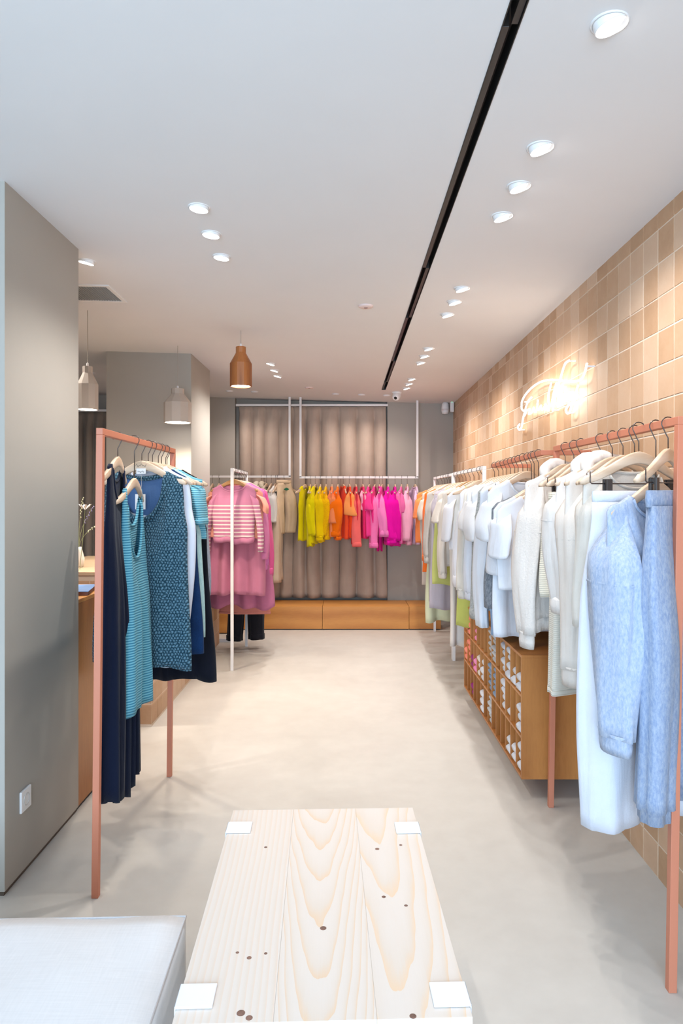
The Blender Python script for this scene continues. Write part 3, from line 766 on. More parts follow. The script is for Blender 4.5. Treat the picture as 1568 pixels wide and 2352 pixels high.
top_('white sleeveless top glimpsed between the knitted vest and denim dress', 'white sleeveless top', LL(3.19), R_(-10), fab('#d7dce8', 'plain'), zpx(1532, 3.15), arm=(.20, .26), chest=.225, hem=.20, nw=.09, nf=.10, nb=.02, name='sleeveless_shirt', cat_='top', group=GL)
top_('dark blue denim pinafore dress behind the knitted vest', 'dark denim pinafore dress', LL(3.26), R_(-12), fab('#123560', 'denim', '#092042'), zpx(1500, 3.2), arm=(.17, .28), chest=.225, hem=.255, nw=.10, nf=.14, nb=.04, d=.045, fold=.012, name='pinafore_dress', cat_='dress', group=GL)
top_('pale mint long dress between denim pinafore and teal ribbed tee', 'pale mint long dress', LL(3.36), R_(-8), fab('#b5d3d3', 'heather', '#9dc2c4'), zpx(1460, 3.36), arm=(.17, .3), chest=.215, hem=.25, name='long_dress', cat_='dress', group=GL)
top_('light teal ribbed short sleeved tee with rolled sleeve edge', 'light teal ribbed tee', LL(3.42), R_(-12), fab('#84bfcf', 'rib', '#4890aa', period=.011), zpx(1232, 3.4), ws=.205, chest=.225, hem=.235, slv=(.20, .08, .085, .03, 0, ('band', .018), 0, .01), name='ribbed_tee', cat_='t-shirt', group=GL, logo=True)
top_('black long dress with flared hem, lowest on the blue rack', 'black long dress', LL(3.50), R_(-6), fab('#0f131f', 'plain'), zpx(1557, 3.5), arm=(.16, .28), chest=.21, hem=.27, fold=.025, nfold=6, name='long_dress', cat_='dress', group=GL)
top_('grey blue long sleeved cardigan hidden behind the rack post', 'grey blue cardigan', (LX-.012, 3.57, LZ), R_(26), fab('#a7adbb', 'heather', '#939aab'), zpx(1300, 3.57), ws=.20, chest=.20, hem=.2, slv=(.62, .07, .055, .01, 0), name='cardigan', cat_='cardigan', group=GL)
# neck label and swing tag of the knitted vest
lt = thing('swing_tag', 'white paper price tag hanging inside the knitted vest neck', 'price tag', (-.94, 3.135, 1.755), R_(-14))
MB().box(-.03, .022, -.004, -.003, -.315, -.245).build('card', M_plastic, lt)
MB().tube([(0, -.003, -.15), (.002, -.004, -.2), (-.002, -.0035, -.246)], .0008, 4).build('string', paint('tag_string', '#cfc8bf', .8), lt)
MB().box(-.024, .024, -.0045, -.003, -.152, -.127).build('neck_label', M_plastic, lt)
MB().tube([(-.016+.0011*k, -.0052, -.142+.003*math.sin(k*.9)+.0018*math.sin(k*.37)) for k in range(30)], .0006, 4).build('label_script', M_brownblk, lt)

# ---- white rack with pink garments
PX_, PZ = -.989, 1.742
def PL(y): return (PX_, y, PZ)
GP = 'pink garments on the white rack'
top_('pink knitted sweater with white stripes at the front of the white rack', 'pink striped sweater', PL(5.99), R_(-9), fab('#c67f9c', 'stripe', '#e8d6d0', z0=-.90, z1=-.315, period=.033, duty=.36), zpx(1247, 5.99), ws=.20, chest=.195, hem=.185, nw=.115, nf=.065, nb=.02, d=.045, fold=.010, slv=(.56, .062, .045, .075, 0), hemb=.045, hemmat=fab('#c67f9c', 'plain'), name='striped_sweater', cat_='sweater', group=GP, hmat=M_hang2, neck=.007)
top_('peach short sleeved top just behind the striped sweater', 'peach short sleeved top', PL(6.07), R_(-5), fab('#efa58f', 'plain'), zpx(1235, 6.07), ws=.25, chest=.25, slv=(.16, .08, .085, .05, 0, None, 0, .01), name='short_sleeved_top', cat_='top', group=GP, hmat=M_hang2)
top_('rose pink pleated dress hanging below the striped sweater', 'rose pink pleated dress', PL(6.13), R_(-4), fab('#c77c96', 'plain'), zpx(1366, 6.1), arm=(.16, .28), chest=.22, hem=.27, fold=.026, nfold=6, name='pleated_dress', cat_='dress', group=GP, hmat=M_hang2)
top_('bright pink shirt with long sleeves and pale rolled cuffs', 'bright pink long sleeved shirt', PL(6.24), R_(-14), fab('#dd85b2', 'plain'), zpx(1345, 6.24), ws=.235, chest=.26, hem=.27, slv=(.60, .07, .06, .06, -.03, ('roll', .05), 0), name='shirt', cat_='shirt', group=GP, buttons=True)
top_('fuzzy orchid pink sweater with loose hanging sleeves', 'fuzzy orchid pink sweater', PL(6.33), R_(-10), fab('#d97fc0', 'fuzzy', '#c56bab'), zpx(1335, 6.33), ws=.235, chest=.27, slv=(.68, .07, .06, .04, -.04, ('rib', .04)), name='fuzzy_sweater', cat_='sweater', group=GP)
top_('mauve pink long dress with uneven hem, widest on the white rack', 'mauve pink long dress', PL(6.42), R_(-3), fab('#bd7292', 'plain'), zpx(1394, 6.42), arm=(.17, .28), chest=.24, hem=.31, fold=.024, nfold=5, name='long_dress', cat_='dress', group=GP, hemwob=.02)
top_('hot pink blouse with a pale bow cuff at the far end', 'hot pink blouse', PL(6.52), R_(-12), fab('#df5f95', 'plain'), zpx(1338, 6.52), ws=.24, chest=.27, hem=.30, slv=(.78, .065, .05, .06, -.02, ('roll', .06)), name='blouse', cat_='blouse', group=GP)
pants('salmon pink skirt hanging low under the mauve dress', 'salmon pink skirt', PL(6.62), R_(-4), fab('#cf8478', 'plain'), zpx(1409, 6.62), w=.2, ry=.06, skirt=True, flare=.25, fo=.05, ztop=1.2, name='skirt', cat_='skirt', group=GP, clips=.13)
pants('black jeans with a turned hem, lowest on the white rack', 'black jeans', PL(6.73), R_(-4), fab('#22222a', 'denim', '#17171c'), zpx(1472, 6.73), w=.19, rt=.095, rb=.075, ry=.06, cuff=('roll', .05), name='jeans', cat_='jeans', ztop=1.15, group=GP)

# ---- ceiling hung rail, beige garments
def B1(px): return (fx(px), YS, ZF1)
GB = 'beige garments on the left ceiling rail'
yb = R_(90)
top_('cream hooded jacket, leftmost of the beige group beside pink shirts', 'cream hooded jacket', B1(600), yb+R_(-14), fab('#d9cebd', 'plain'), zpx(1215, 8), ws=.22, chest=.24, d=.06, slv=(.5, .07, .05, .01, 0), hood=True, name='hooded_jacket', cat_='jacket', group=GB)
top_('cream knitted hoodie next to the cream hooded jacket', 'cream knitted hoodie', B1(612), yb+R_(-10), fab('#d5c9b5', 'rib', '#c3b6a1', period=.012), zpx(1218, 8), ws=.22, chest=.24, d=.055, slv=(.42, .075, .06, .01, 0), hood=True, name='hoodie', cat_='hoodie', group=GB)
pants('slim beige trousers clipped beside the cream hoodie', 'slim beige trousers', B1(623), yb+R_(-6), fab('#cbb8a3', 'plain'), zpx(1222, 8), w=.15, rt=.07, rb=.05, ry=.05, group=GB)
top_('white short shirt in front of the long beige trousers', 'white short shirt', B1(633), yb+R_(-8), fab('#efece8', 'plain'), zpx(1178, 8), ws=.2, chest=.2, hem=.2, d=.05, slv=(.36, .07, .06, .0, 0), name='shirt', cat_='shirt', group=GB)
pants('long beige work trousers reaching below the other beige garments', 'long beige work trousers', B1(637), yb+R_(-4), fab('#d6bfa8', 'plain'), zpx(1336, 8), w=.13, rt=.08, rb=.065, ry=.055, group=GB, ztop=1.52)
pt = pants('sand coloured cropped trousers with a green diamond patch', 'sand trousers with green patch', B1(652), yb+R_(-52), fab('#dcc3a4', 'plain'), zpx(1226, 8), w=.10, rt=.082, rb=.07, ry=.06, group=GB, ztop=1.69, clips=.1)
MB().add([(-.03, -.062, -.16), (0, -.064, -.175), (.034, -.062, -.16), (0, -.064, -.142), (-.03, -.04, -.16), (0, -.04, -.175), (.034, -.04, -.16), (0, -.04, -.142)], [(0, 1, 2, 3), (4, 7, 6, 5), (0, 4, 5, 1), (1, 5, 6, 2), (2, 6, 7, 3), (3, 7, 4, 0)]).build('patch', paint('green_patch', '#146a4a', .8), pt)
for px, s in ((488, 'first'), (503, 'second')):
    hanger('pale wooden hanger without visible garment, %s left of the pink rack' % s, B1(px), yb, M_hang, 0, 0, 1, 'wooden hangers on the rails')

# ---- ceiling hung rail, rainbow garments
def B2(px): return (fx(px), YS, ZF2)
GR = 'rainbow garments on the ceiling rail'
def rb(px, py, hexc, short, label, kind='plain', hex2=None, **k):
    k.setdefault('d', .05); k.setdefault('ws', .205); k.setdefault('chest', .22); k.setdefault('hem', .21)
    yw = k.pop('yaw', 0)
    if k.get('slv'): sl_ = list(k['slv']); sl_[1] *= .84; sl_[2] *= .86; k['slv'] = tuple(sl_)
    k['d'] = k['d']*.7
    return top_(label, short, B2(px), yb+R_(yw), fab(hexc, kind, hex2), zpx(py, 8.0), group=GR, **k)
SW = dict(slv=(.52, .085, .055, .0, 0, ('rib', .045), .12), hemb=.045, d=.055)
LS = dict(slv=(.55, .07, .055, .0, 0))
rb(701, 1240, '#e4d200', 'acid yellow V neck tank', 'acid yellow V neck tank turned to the front, leftmost of the rainbow row', arm=(.13, .2), vneck=True, nw=.085, nf=.2, nb=.05, chest=.15, hem=.18, yaw=-24, name='singlet', cat_='tank top')
rb(713, 1253, '#eadb00', 'acid yellow sleeveless knit', 'acid yellow sleeveless knit seen from its side', arm=(.15, .2), name='knit_vest', cat_='vest', d=.05)
rb(724, 1246, '#e2d200', 'acid yellow cardigan', 'acid yellow cardigan with an open V front', vneck=True, nf=.2, slv=(.5, .065, .05, 0, 0), name='cardigan', cat_='cardigan', yaw=-10)
rb(736, 1243, '#f0cc00', 'golden yellow sweatshirt', 'golden yellow sweatshirt with long cuffed sleeve', name='sweatshirt', cat_='sweatshirt', **SW)
rb(749, 1236, '#fbc700', 'amber yellow fuzzy sweater', 'amber yellow fuzzy sweater, last of the yellow ones', 'fuzzy', '#e2a600', name='fuzzy_sweater', cat_='sweater', slv=(.5, .09, .045, 0, .02, None, .1), d=.06)
rb(762, 1230, '#f08a58', 'peach orange tee', 'peach orange tee beside the amber yellow sweater', name='t_shirt', cat_='t-shirt', slv=(.36, .06, .07, 0, -.02, None, 0, .01), yaw=4)
rb(776, 1238, '#f5720a', 'orange balloon sleeve sweatshirt', 'bright orange sweatshirt with balloon sleeve and rolled cuff', name='sweatshirt', cat_='sweatshirt', slv=(.50, .075, .06, 0, .03, ('roll', .05), .35), hemb=.04, d=.05)
rb(788, 1237, '#f2532b', 'orange satin camisole', 'orange red satin camisole with knotted front', arm=(.13, .22), nf=.2, name='camisole', cat_='top', vneck=True, yaw=14)
rb(802, 1235, '#f2481e', 'red orange tee', 'red orange tee with a wide light orange sleeve', name='t_shirt', cat_='t-shirt', slv=(.26, .06, .075, .01, .02, None, 0, .025), smat=fab('#f59a55', 'plain'), yaw=8)
rb(817, 1250, '#d92f44', 'coral red shirt', 'coral red shirt with long sleeve and rolled cuff', name='shirt', cat_='shirt', slv=(.62, .065, .055, 0, .02, ('roll', .04)), smat=fab('#ee6a66', 'plain'), yaw=6)
rb(833, 1236, '#e8286a', 'hot pink tee with pale sleeve', 'hot pink tee with a pale pink short sleeve', name='t_shirt', cat_='t-shirt', slv=(.21, .06, .055, 0, 0), smat=fab('#f3a3bd', 'plain'), yaw=6)
rb(848, 1232, '#ee3f8e', 'pink short sleeved blouse', 'pink short sleeved blouse beside the hot pink tee', name='blouse', cat_='blouse', slv=(.2, .07, .07, 0, 0, None, 0, .01), yaw=-8, hem=.24)
rb(861, 1230, '#ee2f86', 'candy pink shirt', 'candy pink shirt with a pale rolled cuff low down', name='shirt', cat_='shirt', slv=(.63, .065, .055, .0, -.01, ('roll', .045)), smat=fab('#f276b2', 'plain'), yaw=-8)
rb(878, 1232, '#e9409d', 'pink rolled sleeve shirt', 'pink shirt with sleeve rolled up high beside the magenta sweatshirts', name='shirt', cat_='shirt', slv=(.50, .065, .06, .0, -.04, ('roll', .06)), smat=fab('#ef82bd', 'plain'), yaw=-10)
rb(871, 1264, '#d81c8c', 'magenta ribbed tube skirt', 'magenta ribbed knit hanging lowest in the rainbow row', 'cord', '#b81578', arm=(.12, .22), chest=.13, hem=.12, name='ribbed_dress', cat_='dress', d=.03)
rb(891, 1250, '#e60aa0', 'magenta sweatshirt', 'magenta sweatshirt with ribbed cuff, left one of the magenta pair', name='sweatshirt', cat_='sweatshirt', slv=(.55, .10, .055, .0, -.04, ('rib', .05), .1), hemb=.045, d=.07)
rb(907, 1253, '#dc0598', 'deep magenta sweatshirt', 'deep magenta sweatshirt, right one of the magenta pair', name='sweatshirt', cat_='sweatshirt', slv=(.56, .085, .05, .0, 0, None, .12), hemb=.05, d=.065)
rb(922, 1248, '#e0679f', 'mid pink tee', 'mid pink tee with a short sleeve and round armhole', name='t_shirt', cat_='t-shirt', slv=(.23, .065, .06, 0, 0), yaw=-6)
rb(935, 1248, '#eaa6bd', 'pale pink sweater', 'pale pink sweater with a seamed drop shoulder', name='sweater', cat_='sweater', slv=(.56, .07, .055, 0, .02, None, .2))
rb(953, 1248, '#d3b3cc', 'lilac top', 'pale lilac top, rightmost of the rainbow row', name='blouse', cat_='blouse', slv=(.42, .06, .065, 0, -.02), yaw=8)

# ---- right side: white racks (far to near)
RX = .982
def RL(y, z=1.712): return (RX, y, z)
GW = 'garments on the right white racks'
def rt(y, label, short, hexc, pyh, yaw=16, kind='plain', hex2=None, z=1.712, grp=GW, rx=RX, **k):
    k.setdefault('nw', .125); k.setdefault('nf', .075)
    return top_(label, short, (rx, y, z), R_(yaw), fab(hexc, kind, hex2), zpx(pyh, y), group=grp, **k)
TEE = dict(ws=.235, chest=.25, hem=.25, slv=(.22, .085, .09, .035, 0, None, 0, .01), name='t_shirt', cat_='t-shirt')
rt(7.30, 'orange tee at the far end of the right rack', 'far orange tee', '#f58a4f', 1245, 12, **TEE)
pants('satin beige trousers beside the far orange tee', 'satin beige trousers', RL(7.0), R_(12), fab('#d9c9bb', 'plain', rough=.45), zpx(1342, 7.0), w=.185, rt=.11, rb=.105, ry=.05, group=GW)
rt(6.80, 'sand coloured short sleeved tee on the far right rack', 'sand coloured tee', '#d3c6b6', 1260, 14, **TEE)
rt(6.62, 'long orange shirt with cuffed sleeve behind the grey shirt', 'long orange shirt', '#f7772f', 1310, 14, ws=.225, chest=.24, hem=.25, slv=(.62, .065, .055, .03, 0, ('roll', .05)), name='shirt', cat_='shirt')
rt(6.50, 'pale green cream long dress reaching lowest at the far right', 'pale green cream long dress', '#d6d8b6', 1425, 14, arm=(.16, .28), chest=.20, hem=.25, fold=.02, name='long_dress', cat_='dress')
rt(6.42, 'grey beige shirt with long cuffed sleeve before the orange shirt', 'grey beige shirt', '#c5bdb4', 1280, 14, ws=.225, chest=.25, slv=(.58, .065, .055, .03, 0, ('band', .05)), name='shirt', cat_='shirt')
rt(6.12, 'mid grey sleeveless dress beside the lime dress', 'mid grey sleeveless dress', '#9c948f', 1380, 14, arm=(.17, .28), chest=.24, hem=.27, fold=.016, name='sleeveless_dress', cat_='dress')
rt(5.95, 'lavender grey long dress below the lime dress', 'lavender grey long dress', '#b3aab3', 1396, 14, ws=.22, chest=.25, hem=.27, slv=(.2, .07, .07, .03, 0), name='long_dress', cat_='dress')
rt(5.75, 'short lime dress peeping out beneath a cream shirt', 'short lime dress', '#c4c673', 1340, 14, arm=(.17, .28), chest=.25, hem=.28, name='short_dress', cat_='dress')
rt(5.60, 'cream tee with short flared sleeve before the lime dress', 'cream flared sleeve tee', '#d9d0c5', 1290, 14, ws=.235, chest=.25, slv=(.20, .08, .085, .04, 0, None, 0, .02), name='t_shirt', cat_='t-shirt')
rt(5.42, 'cream long sleeved shirt with plain cuff above the lime dress', 'cream long sleeved shirt', '#ddd4c9', 1300, 15, ws=.225, chest=.25, slv=(.62, .07, .06, .03, 0, ('band', .03)), name='shirt', cat_='shirt', hmat=M_hang2)
rt(5.25, 'long ivory dress almost reaching the floor on the right', 'long ivory dress', '#dad2ca', 1480, 14, arm=(.16, .28), chest=.195, hem=.215, fold=.022, name='long_dress', cat_='dress')
rt(5.05, 'white tee with wide sleeve at the end of the white racks', 'wide sleeved white tee', '#e9e9ee', 1262, 17, ws=.25, chest=.26, slv=(.30, .085, .085, .04, 0, None, 0, .01), name='t_shirt', cat_='t-shirt')
rt(4.93, 'lime green maxi dress behind the cubby cabinet', 'lime green maxi dress', '#b6ba62', 1438, 8, arm=(.13, .28), chest=.165, hem=.19, fold=.02, name='maxi_dress', cat_='dress')
GS = 'white garments on the wall rail'
def st(y, *a, **k): return rt(y, *a, z=1.732-(y-3.43)*.0125, grp=GS, **k)
st(4.52, 'white shirt with wide turned back cuff above the lime dress', 'white shirt with turned cuff', '#e6e6ec', 1318, 16, ws=.235, chest=.25, slv=(.58, .07, .065, .04, 0, ('roll', .06)), name='shirt', cat_='shirt')
st(4.40, 'cream sweatshirt with gathered sleeve on the wall rail', 'cream gathered sweatshirt', '#e3ded4', 1340, 18, ws=.24, chest=.26, slv=(.60, .085, .055, .04, 0, ('rib', .05), .15), name='sweatshirt', cat_='sweatshirt')
st(4.28, 'white tee, farthest of the tees on the wall rail', 'farthest white wall rail tee', '#ecebec', 1285, 18, ws=.24, chest=.25, slv=(.2, .085, .085, .04, 0, None, 0, .01), name='t_shirt', cat_='t-shirt')
st(4.18, 'pale blue white long sleeved shirt beside the furry grey jacket', 'pale blue white shirt', '#dfe4ee', 1318, 20, ws=.235, chest=.25, slv=(.60, .075, .06, .03, 0, ('band', .03)), name='shirt', cat_='shirt')
st(4.08, 'white tee with boxy sleeve beside the furry grey jacket', 'boxy white tee', '#eeedee', 1300, 20, ws=.25, chest=.26, slv=(.24, .09, .095, .04, 0, None, 0, .01), name='t_shirt', cat_='t-shirt')
st(3.98, 'furry grey jacket with rolled pale hem on the wall rail', 'furry grey jacket', '#b2b2ae', 1382, 20, 'fuzzy', '#8d8f8d', ws=.235, chest=.25, slv=(.70, .08, .075, .03, 0, ('roll', .05)), name='furry_jacket', cat_='jacket')
st(3.90, 'white long sleeved blouse hanging long over the cabinet', 'long white blouse', '#e4e8f0', 1392, 22, ws=.235, chest=.25, slv=(.74, .07, .06, .03, 0), name='blouse', cat_='blouse')
pants('light blue denim jeans with rolled hem over the cabinet', 'light blue denim jeans', RL(3.80, 1.73), R_(24), fab('#93aac4', 'denim', '#7c94b2'), zpx(1452, 3.80), w=.19, rt=.105, rb=.095, ry=.055, cuff=('roll', .07), name='jeans', cat_='jeans', group=GS)
st(3.70, 'white crew neck tee with wide open neckline on the wall rail', 'white wide neck tee', '#e8ebf1', 1290, 24, ws=.25, chest=.265, nw=.12, nf=.09, slv=(.22, .09, .095, .04, 0, None, 0, .01), name='t_shirt', cat_='t-shirt')
st(3.62, 'dark grey marl sweatshirt mostly hidden behind a white tee', 'dark grey marl sweatshirt', '#85898f', 1300, 26, 'heather', '#5c6168', ws=.24, chest=.25, slv=(.5, .08, .06, .03, 0), drop=.09, name='sweatshirt', cat_='sweatshirt')
st(3.57, 'long white tunic hanging over the cubby cabinet corner', 'long white tunic', '#e2e6ee', 1452, 26, ws=.245, chest=.265, hem=.26, slv=(.3, .085, .085, .03, 0, None, 0, .01), drop=.09, name='tunic', cat_='tunic')
st(3.49, 'white V neck tee hung low at the near end of the wall rail', 'low hung white V neck tee', '#e6e9f0', 1350, 26, ws=.245, chest=.26, vneck=True, nf=.2, nw=.11, slv=(.20, .09, .095, .03, 0, None, 0, .01), drop=.10, name='t_shirt', cat_='t-shirt')
# ---- near terracotta rack
GN = 'pale garments on the near terracotta rack'
NZ = 1.742
def nt_(y, *a, **k): return rt(y, *a, z=NZ, grp=GN, rx=1.013, **k)
nt_(3.16, 'cream teddy hoodie with puffed cuffs beside the white tees', 'cream teddy hoodie', '#ebe3dc', 1440, 27, 'fuzzy', '#e0d8d0', ws=.22, chest=.235, hem=.225, slv=(.66, .085, .058, .03, 0, ('rib', .06), .15), hemb=.05, hood=True, d=.055, name='hoodie', cat_='hoodie')
pants('cream terry wide skirt clipped on the near rack', 'cream terry skirt', (1.013, 2.95, NZ), R_(38), fab('#e7e1d4', 'rib', '#dcd5c6', period=.008), zpx(1588, 2.86), w=.20, ry=.07, skirt=True, flare=.18, fo=.06, name='terry_skirt', cat_='skirt', group=GN, clips=.13)
pants('cream terry shorts clipped behind the terry skirt', 'cream terry shorts', (1.013, 3.04, NZ), R_(36), fab('#e4dccb', 'rib', '#d8cfbd', period=.008), zpx(1370, 2.95), w=.17, rt=.1, rb=.1, ry=.06, name='shorts', cat_='shorts', group=GN, clips=.13)
nt_(2.72, 'cream hoodie with short turned up sleeve on the near rack', 'cream turned sleeve hoodie', '#ebe5e0', 1400, 25, ws=.205, chest=.215, hem=.215, slv=(.50, .085, .070, .01, 0, ('roll', .05), .1), hood=True, d=.05, name='hoodie', cat_='hoodie')
nt_(2.60, 'pale oat long sleeved hoodie with seamed sleeve on the near rack', 'pale oat hoodie', '#e2d9d0', 1500, 24, ws=.205, chest=.215, hem=.21, slv=(.70, .075, .052, .0, 0, ('rib', .06), .1), hood=True, d=.05, name='hoodie', cat_='hoodie')
pants('oat cropped trousers with rolled hem and pocket', 'oat cropped trousers', (1.013, 2.50, NZ), R_(28), fab('#ddd3c4', 'plain'), zpx(1618, 2.48), w=.17, rt=.10, rb=.085, ry=.06, cuff=('roll', .035), group=GN)
nt_(2.40, 'long stone sweatshirt dress with raw curled hem', 'long stone sweatshirt dress', '#d5cec4', 1745, 22, ws=.21, chest=.215, hem=.225, slv=(.5, .075, .06, .0, 0), name='sweatshirt_dress', cat_='dress')
pants('wide white jeans reaching almost to the floor', 'wide white jeans', (.985, 2.30, NZ), R_(14), fab('#dfe1ea', 'plain'), zpx(1893, 2.26), w=.175, rt=.105, rb=.10, ry=.065, group=GN, name='wide_jeans', cat_='jeans', spread=1.15)
nt_(2.235, 'pale blue marl sweatshirt with long gathered sleeve', 'pale blue marl sweatshirt', '#b7bfce', 1500, 32, 'heather', '#98a7c2', ws=.225, chest=.23, hem=.22, slv=(.68, .095, .07, .0, -.02, ('rib', .05), .2), drop=.10, d=.05, name='sweatshirt', cat_='sweatshirt')
pants('light blue marl jogging trousers, nearest on the right rack', 'light blue marl joggers', (1.013, 2.15, NZ), R_(46), fab('#a6b0c2', 'heather', '#8495b4'), zpx(1868, 2.05), w=.165, rt=.092, rb=.062, ry=.055, wb=.05, group=GN, cuff=('rib', .04), name='jogging_trousers', cat_='trousers')

# ------------------------------------------------------------------ cubby cabinet
CX0, CY0, CY1, CZ0, CZ1 = .867, 3.38, 5.03, .098, .713
cb = thing('cubby_cabinet', 'orange brown wooden cubby cabinet of folded clothes under the wall rail', 'cabinet', (CX0, CY0, 0))
dep = xw(4.2)-.01-CX0; LN = CY1-CY0; th = .014
MB().box(0, dep, 0, LN, CZ1-th, CZ1).build('top_panel', M_cab, cb, bevel=.001)
MB().box(0, dep, 0, LN, CZ0, CZ0+th).build('bottom_panel', M_cab, cb, bevel=.001)
MB().box(0, dep, 0, th, CZ0+th, CZ1-th).build('end_panel', M_cab, cb); MB().box(0, dep, LN-th, LN, CZ0+th, CZ1-th).build('end_panel', M_cab, cb)
MB().box(dep-.01, dep, th, LN-th, CZ0+th, CZ1-th).build('back_panel', M_cab, cb)
rowh = (CZ1-CZ0)/3
for k in (1, 2): MB().box(.001, dep-.01, th, LN-th, CZ0+k*rowh-.006, CZ0+k*rowh+.006).build('shelf', M_cab, cb)
pit = (LN-th)/14
dm = MB().box(.003, dep-.011, -.005, .005, CZ0+th, CZ1-th).mesh('divider')
for k in range(1, 14):
    o = obj('divider', dm, M_cab, cb); o.location = (0, th/2+k*pit, 0)
def folded_mesh(w_, dpt, h, seed):
    rnd = random.Random(seed); vs = []; fs = []; n = 9; seg = 14
    for i in range(n+1):
        q = i/n; x = dpt*(1-math.cos(q*PI/2)) if q < .6 else dpt*(1-math.cos(.6*PI/2))+(dpt-dpt*(1-math.cos(.6*PI/2)))*(q-.6)/.4
        nose = math.sqrt(max(0, min(1, (x+.0012)/.02)*(2-min(1, (x+.0012)/.02))))
        nose = max(.30, nose)
        for k in range(seg):
            a = 2*PI*k/seg; c, s = math.cos(a), math.sin(a)
            yy = w_/2*abs(c)**.45*(1 if c > 0 else -1)*(.9+.1*nose); zz = h/2*abs(s)**.7*(1 if s > 0 else -1)*nose
            vs.append((x, yy+.002*math.sin(q*7+k+seed), h/2+zz+.0015*math.sin(yy*60+seed)))
    for i in range(n):
        for k in range(seg): k2 = (k+1) % seg; fs.append((i*seg+k, i*seg+k2, (i+1)*seg+k2, (i+1)*seg+k))
    fs.append(tuple(range(seg-1, -1, -1))); fs.append(tuple(n*seg+k for k in range(seg)))
    return MB().add(vs, fs)
FM = {}
def folded(col, row, count, hexc, cname, kind='plain', hex2=None):
    base = [CZ0+2*rowh+.006, CZ0+rowh+.006, CZ0+th][row]; h = min(.047, (rowh-.03)/count)
    y = CY1-th/2-(col+.5)*pit
    for k in range(count):
        key = (hexc, count, k % 3)
        if key not in FM:
            m = folded_mesh(pit-.012, .24, h*.97, k % 3+count).mesh('folded_top'); m.materials.append(fab(hexc, kind, hex2))
            for p in m.polygons: p.use_smooth = True
            FM[key] = m
        o = bpy.data.objects.new('folded_top', FM[key]); COL.objects.link(o)
        rnd = random.Random(col*97+row*13+k)
        o.location = (CX0+.006+rnd.uniform(-.008, .010), y+rnd.uniform(-.002, .002), base+k*h+.0008); o.rotation_euler = (0, 0, rnd.uniform(-.02, .02))
        pos = 'only one' if count == 1 else ('topmost' if k == count-1 else ('lowest' if k == 0 else ['', 'second lowest', 'third lowest', 'fourth lowest', 'fifth lowest'][k]))
        nth = ['nearest', 'second nearest', 'third nearest', 'fourth nearest', 'fifth nearest', 'sixth nearest', 'seventh nearest', 'seventh farthest', 'sixth farthest', 'fifth farthest', 'fourth farthest', 'third farthest', 'second farthest', 'farthest'][13-col]
        tag(o, '%s folded top, %s in the %s row, %s cubby' % (cname, pos, ('top', 'middle', 'bottom')[row], nth), 'folded top', 'folded tops in the cubby cabinet')
WT, GY, DN, CO, PK, PU = '#dfe2ea', '#b9bcbf', '#8fa3b8', '#ef8a72', '#e88abf', '#8e1a72'
for a in [(0, 0, 2, CO, 'coral'), (1, 0, 3, CO, 'coral'), (3, 0, 2, PK, 'pink'), (7, 0, 5, GY, 'grey'), (8, 0, 5, GY, 'grey'), (10, 0, 4, WT, 'white'), (11, 0, 4, WT, 'white'), (12, 0, 2, WT, 'white'), (13, 0, 2, WT, 'white'),
          (0, 1, 3, CO, 'coral'), (1, 1, 4, CO, 'coral'), (2, 1, 2, PU, 'purple'), (3, 1, 2, PK, 'pink'), (4, 1, 3, '#e6ded4', 'cream'), (5, 1, 3, WT, 'white'), (7, 1, 5, DN, 'pale denim blue'), (8, 1, 5, DN, 'pale denim blue'), (10, 1, 4, WT, 'white'), (11, 1, 1, WT, 'white'), (13, 1, 3, WT, 'white'),
          (2, 2, 2, PU, 'purple'), (5, 2, 3, WT, 'white'), (7, 2, 5, GY, 'grey'), (11, 2, 2, WT, 'white'), (12, 2, 2, WT, 'white'), (13, 2, 3, WT, 'white')]:
    folded(*a, **({'kind': 'denim', 'hex2': '#6f87a6'} if a[3] == DN else {}))

# ------------------------------------------------------------------ left counters
ct = thing('counter', 'orange wooden counter behind the front grey pillar', 'counter', (-1.283, 3.27, 0))
MB().box(-.72, -.006, .0, .56, 0, .015).build('plinth', M_black, ct)
MB().box(-.018, 0, 0, .58, .015, .985).build('front_panel', M_cab, ct, bevel=.001)
MB().box(-.74, -.019, 0, .58, .015, .985).build('carcass', M_cab, ct)
MB().box(-.75, .0, 0, .585, .9855, 1.005).build('worktop', M_bench, ct, bevel=.002)
bk = thing('book', 'blue covered book lying on the orange counter', 'book', (-1.42, 3.52, 1.006), R_(12))
MB().box(-.105, .105, -.14, .14, 0, .018).build('pages', paint('book_pages', '#7a5348', .8), bk); MB().box(-.108, .108, -.143, .143, .0185, .021).build('cover', paint('book_cover', '#6f9ad6', .4, .15, 12), bk); 
tb = thing('tiled_counter', 'tile clad counter block with pale wood top beside the rear pillar', 'counter', (-1.265, 4.44, 0))
MB().box(-.86, -.0022, .0022, 1.205, 0, .985).build('core', M_grout, tb)
MB().box(-.87, .006, -.006, 1.205, .986, 1.008).build('wood_top', wood('pale_top', '#cdb59a', '#b99e80', (.6, 3, 3), .5, 6, 2, 24), tb, bevel=.002)
for i in range(9):
    for k in range(7):
        o = bpy.data.objects.new('tile', tmesh[(i*3+k) % 5]); COL.objects.link(o); o.parent = tb; o.location = (-.012, TS*(i+.5), .014+TS*(k+.5)); o.rotation_euler = (0, 0, PI); 
for i in range(6):
    for k in range(7):
        o = bpy.data.objects.new('tile', tmesh[(i*5+k*2) % 5]); COL.objects.link(o); o.parent = tb; o.location = (-TS*(i+.5), .012, .014+TS*(k+.5)); o.rotation_euler = (0, 0, PI/2)
t2 = thing('tiled_block', 'low terracotta tiled block beyond the rear pillar', 'tiled block', (-1.295, 6.43, 0))
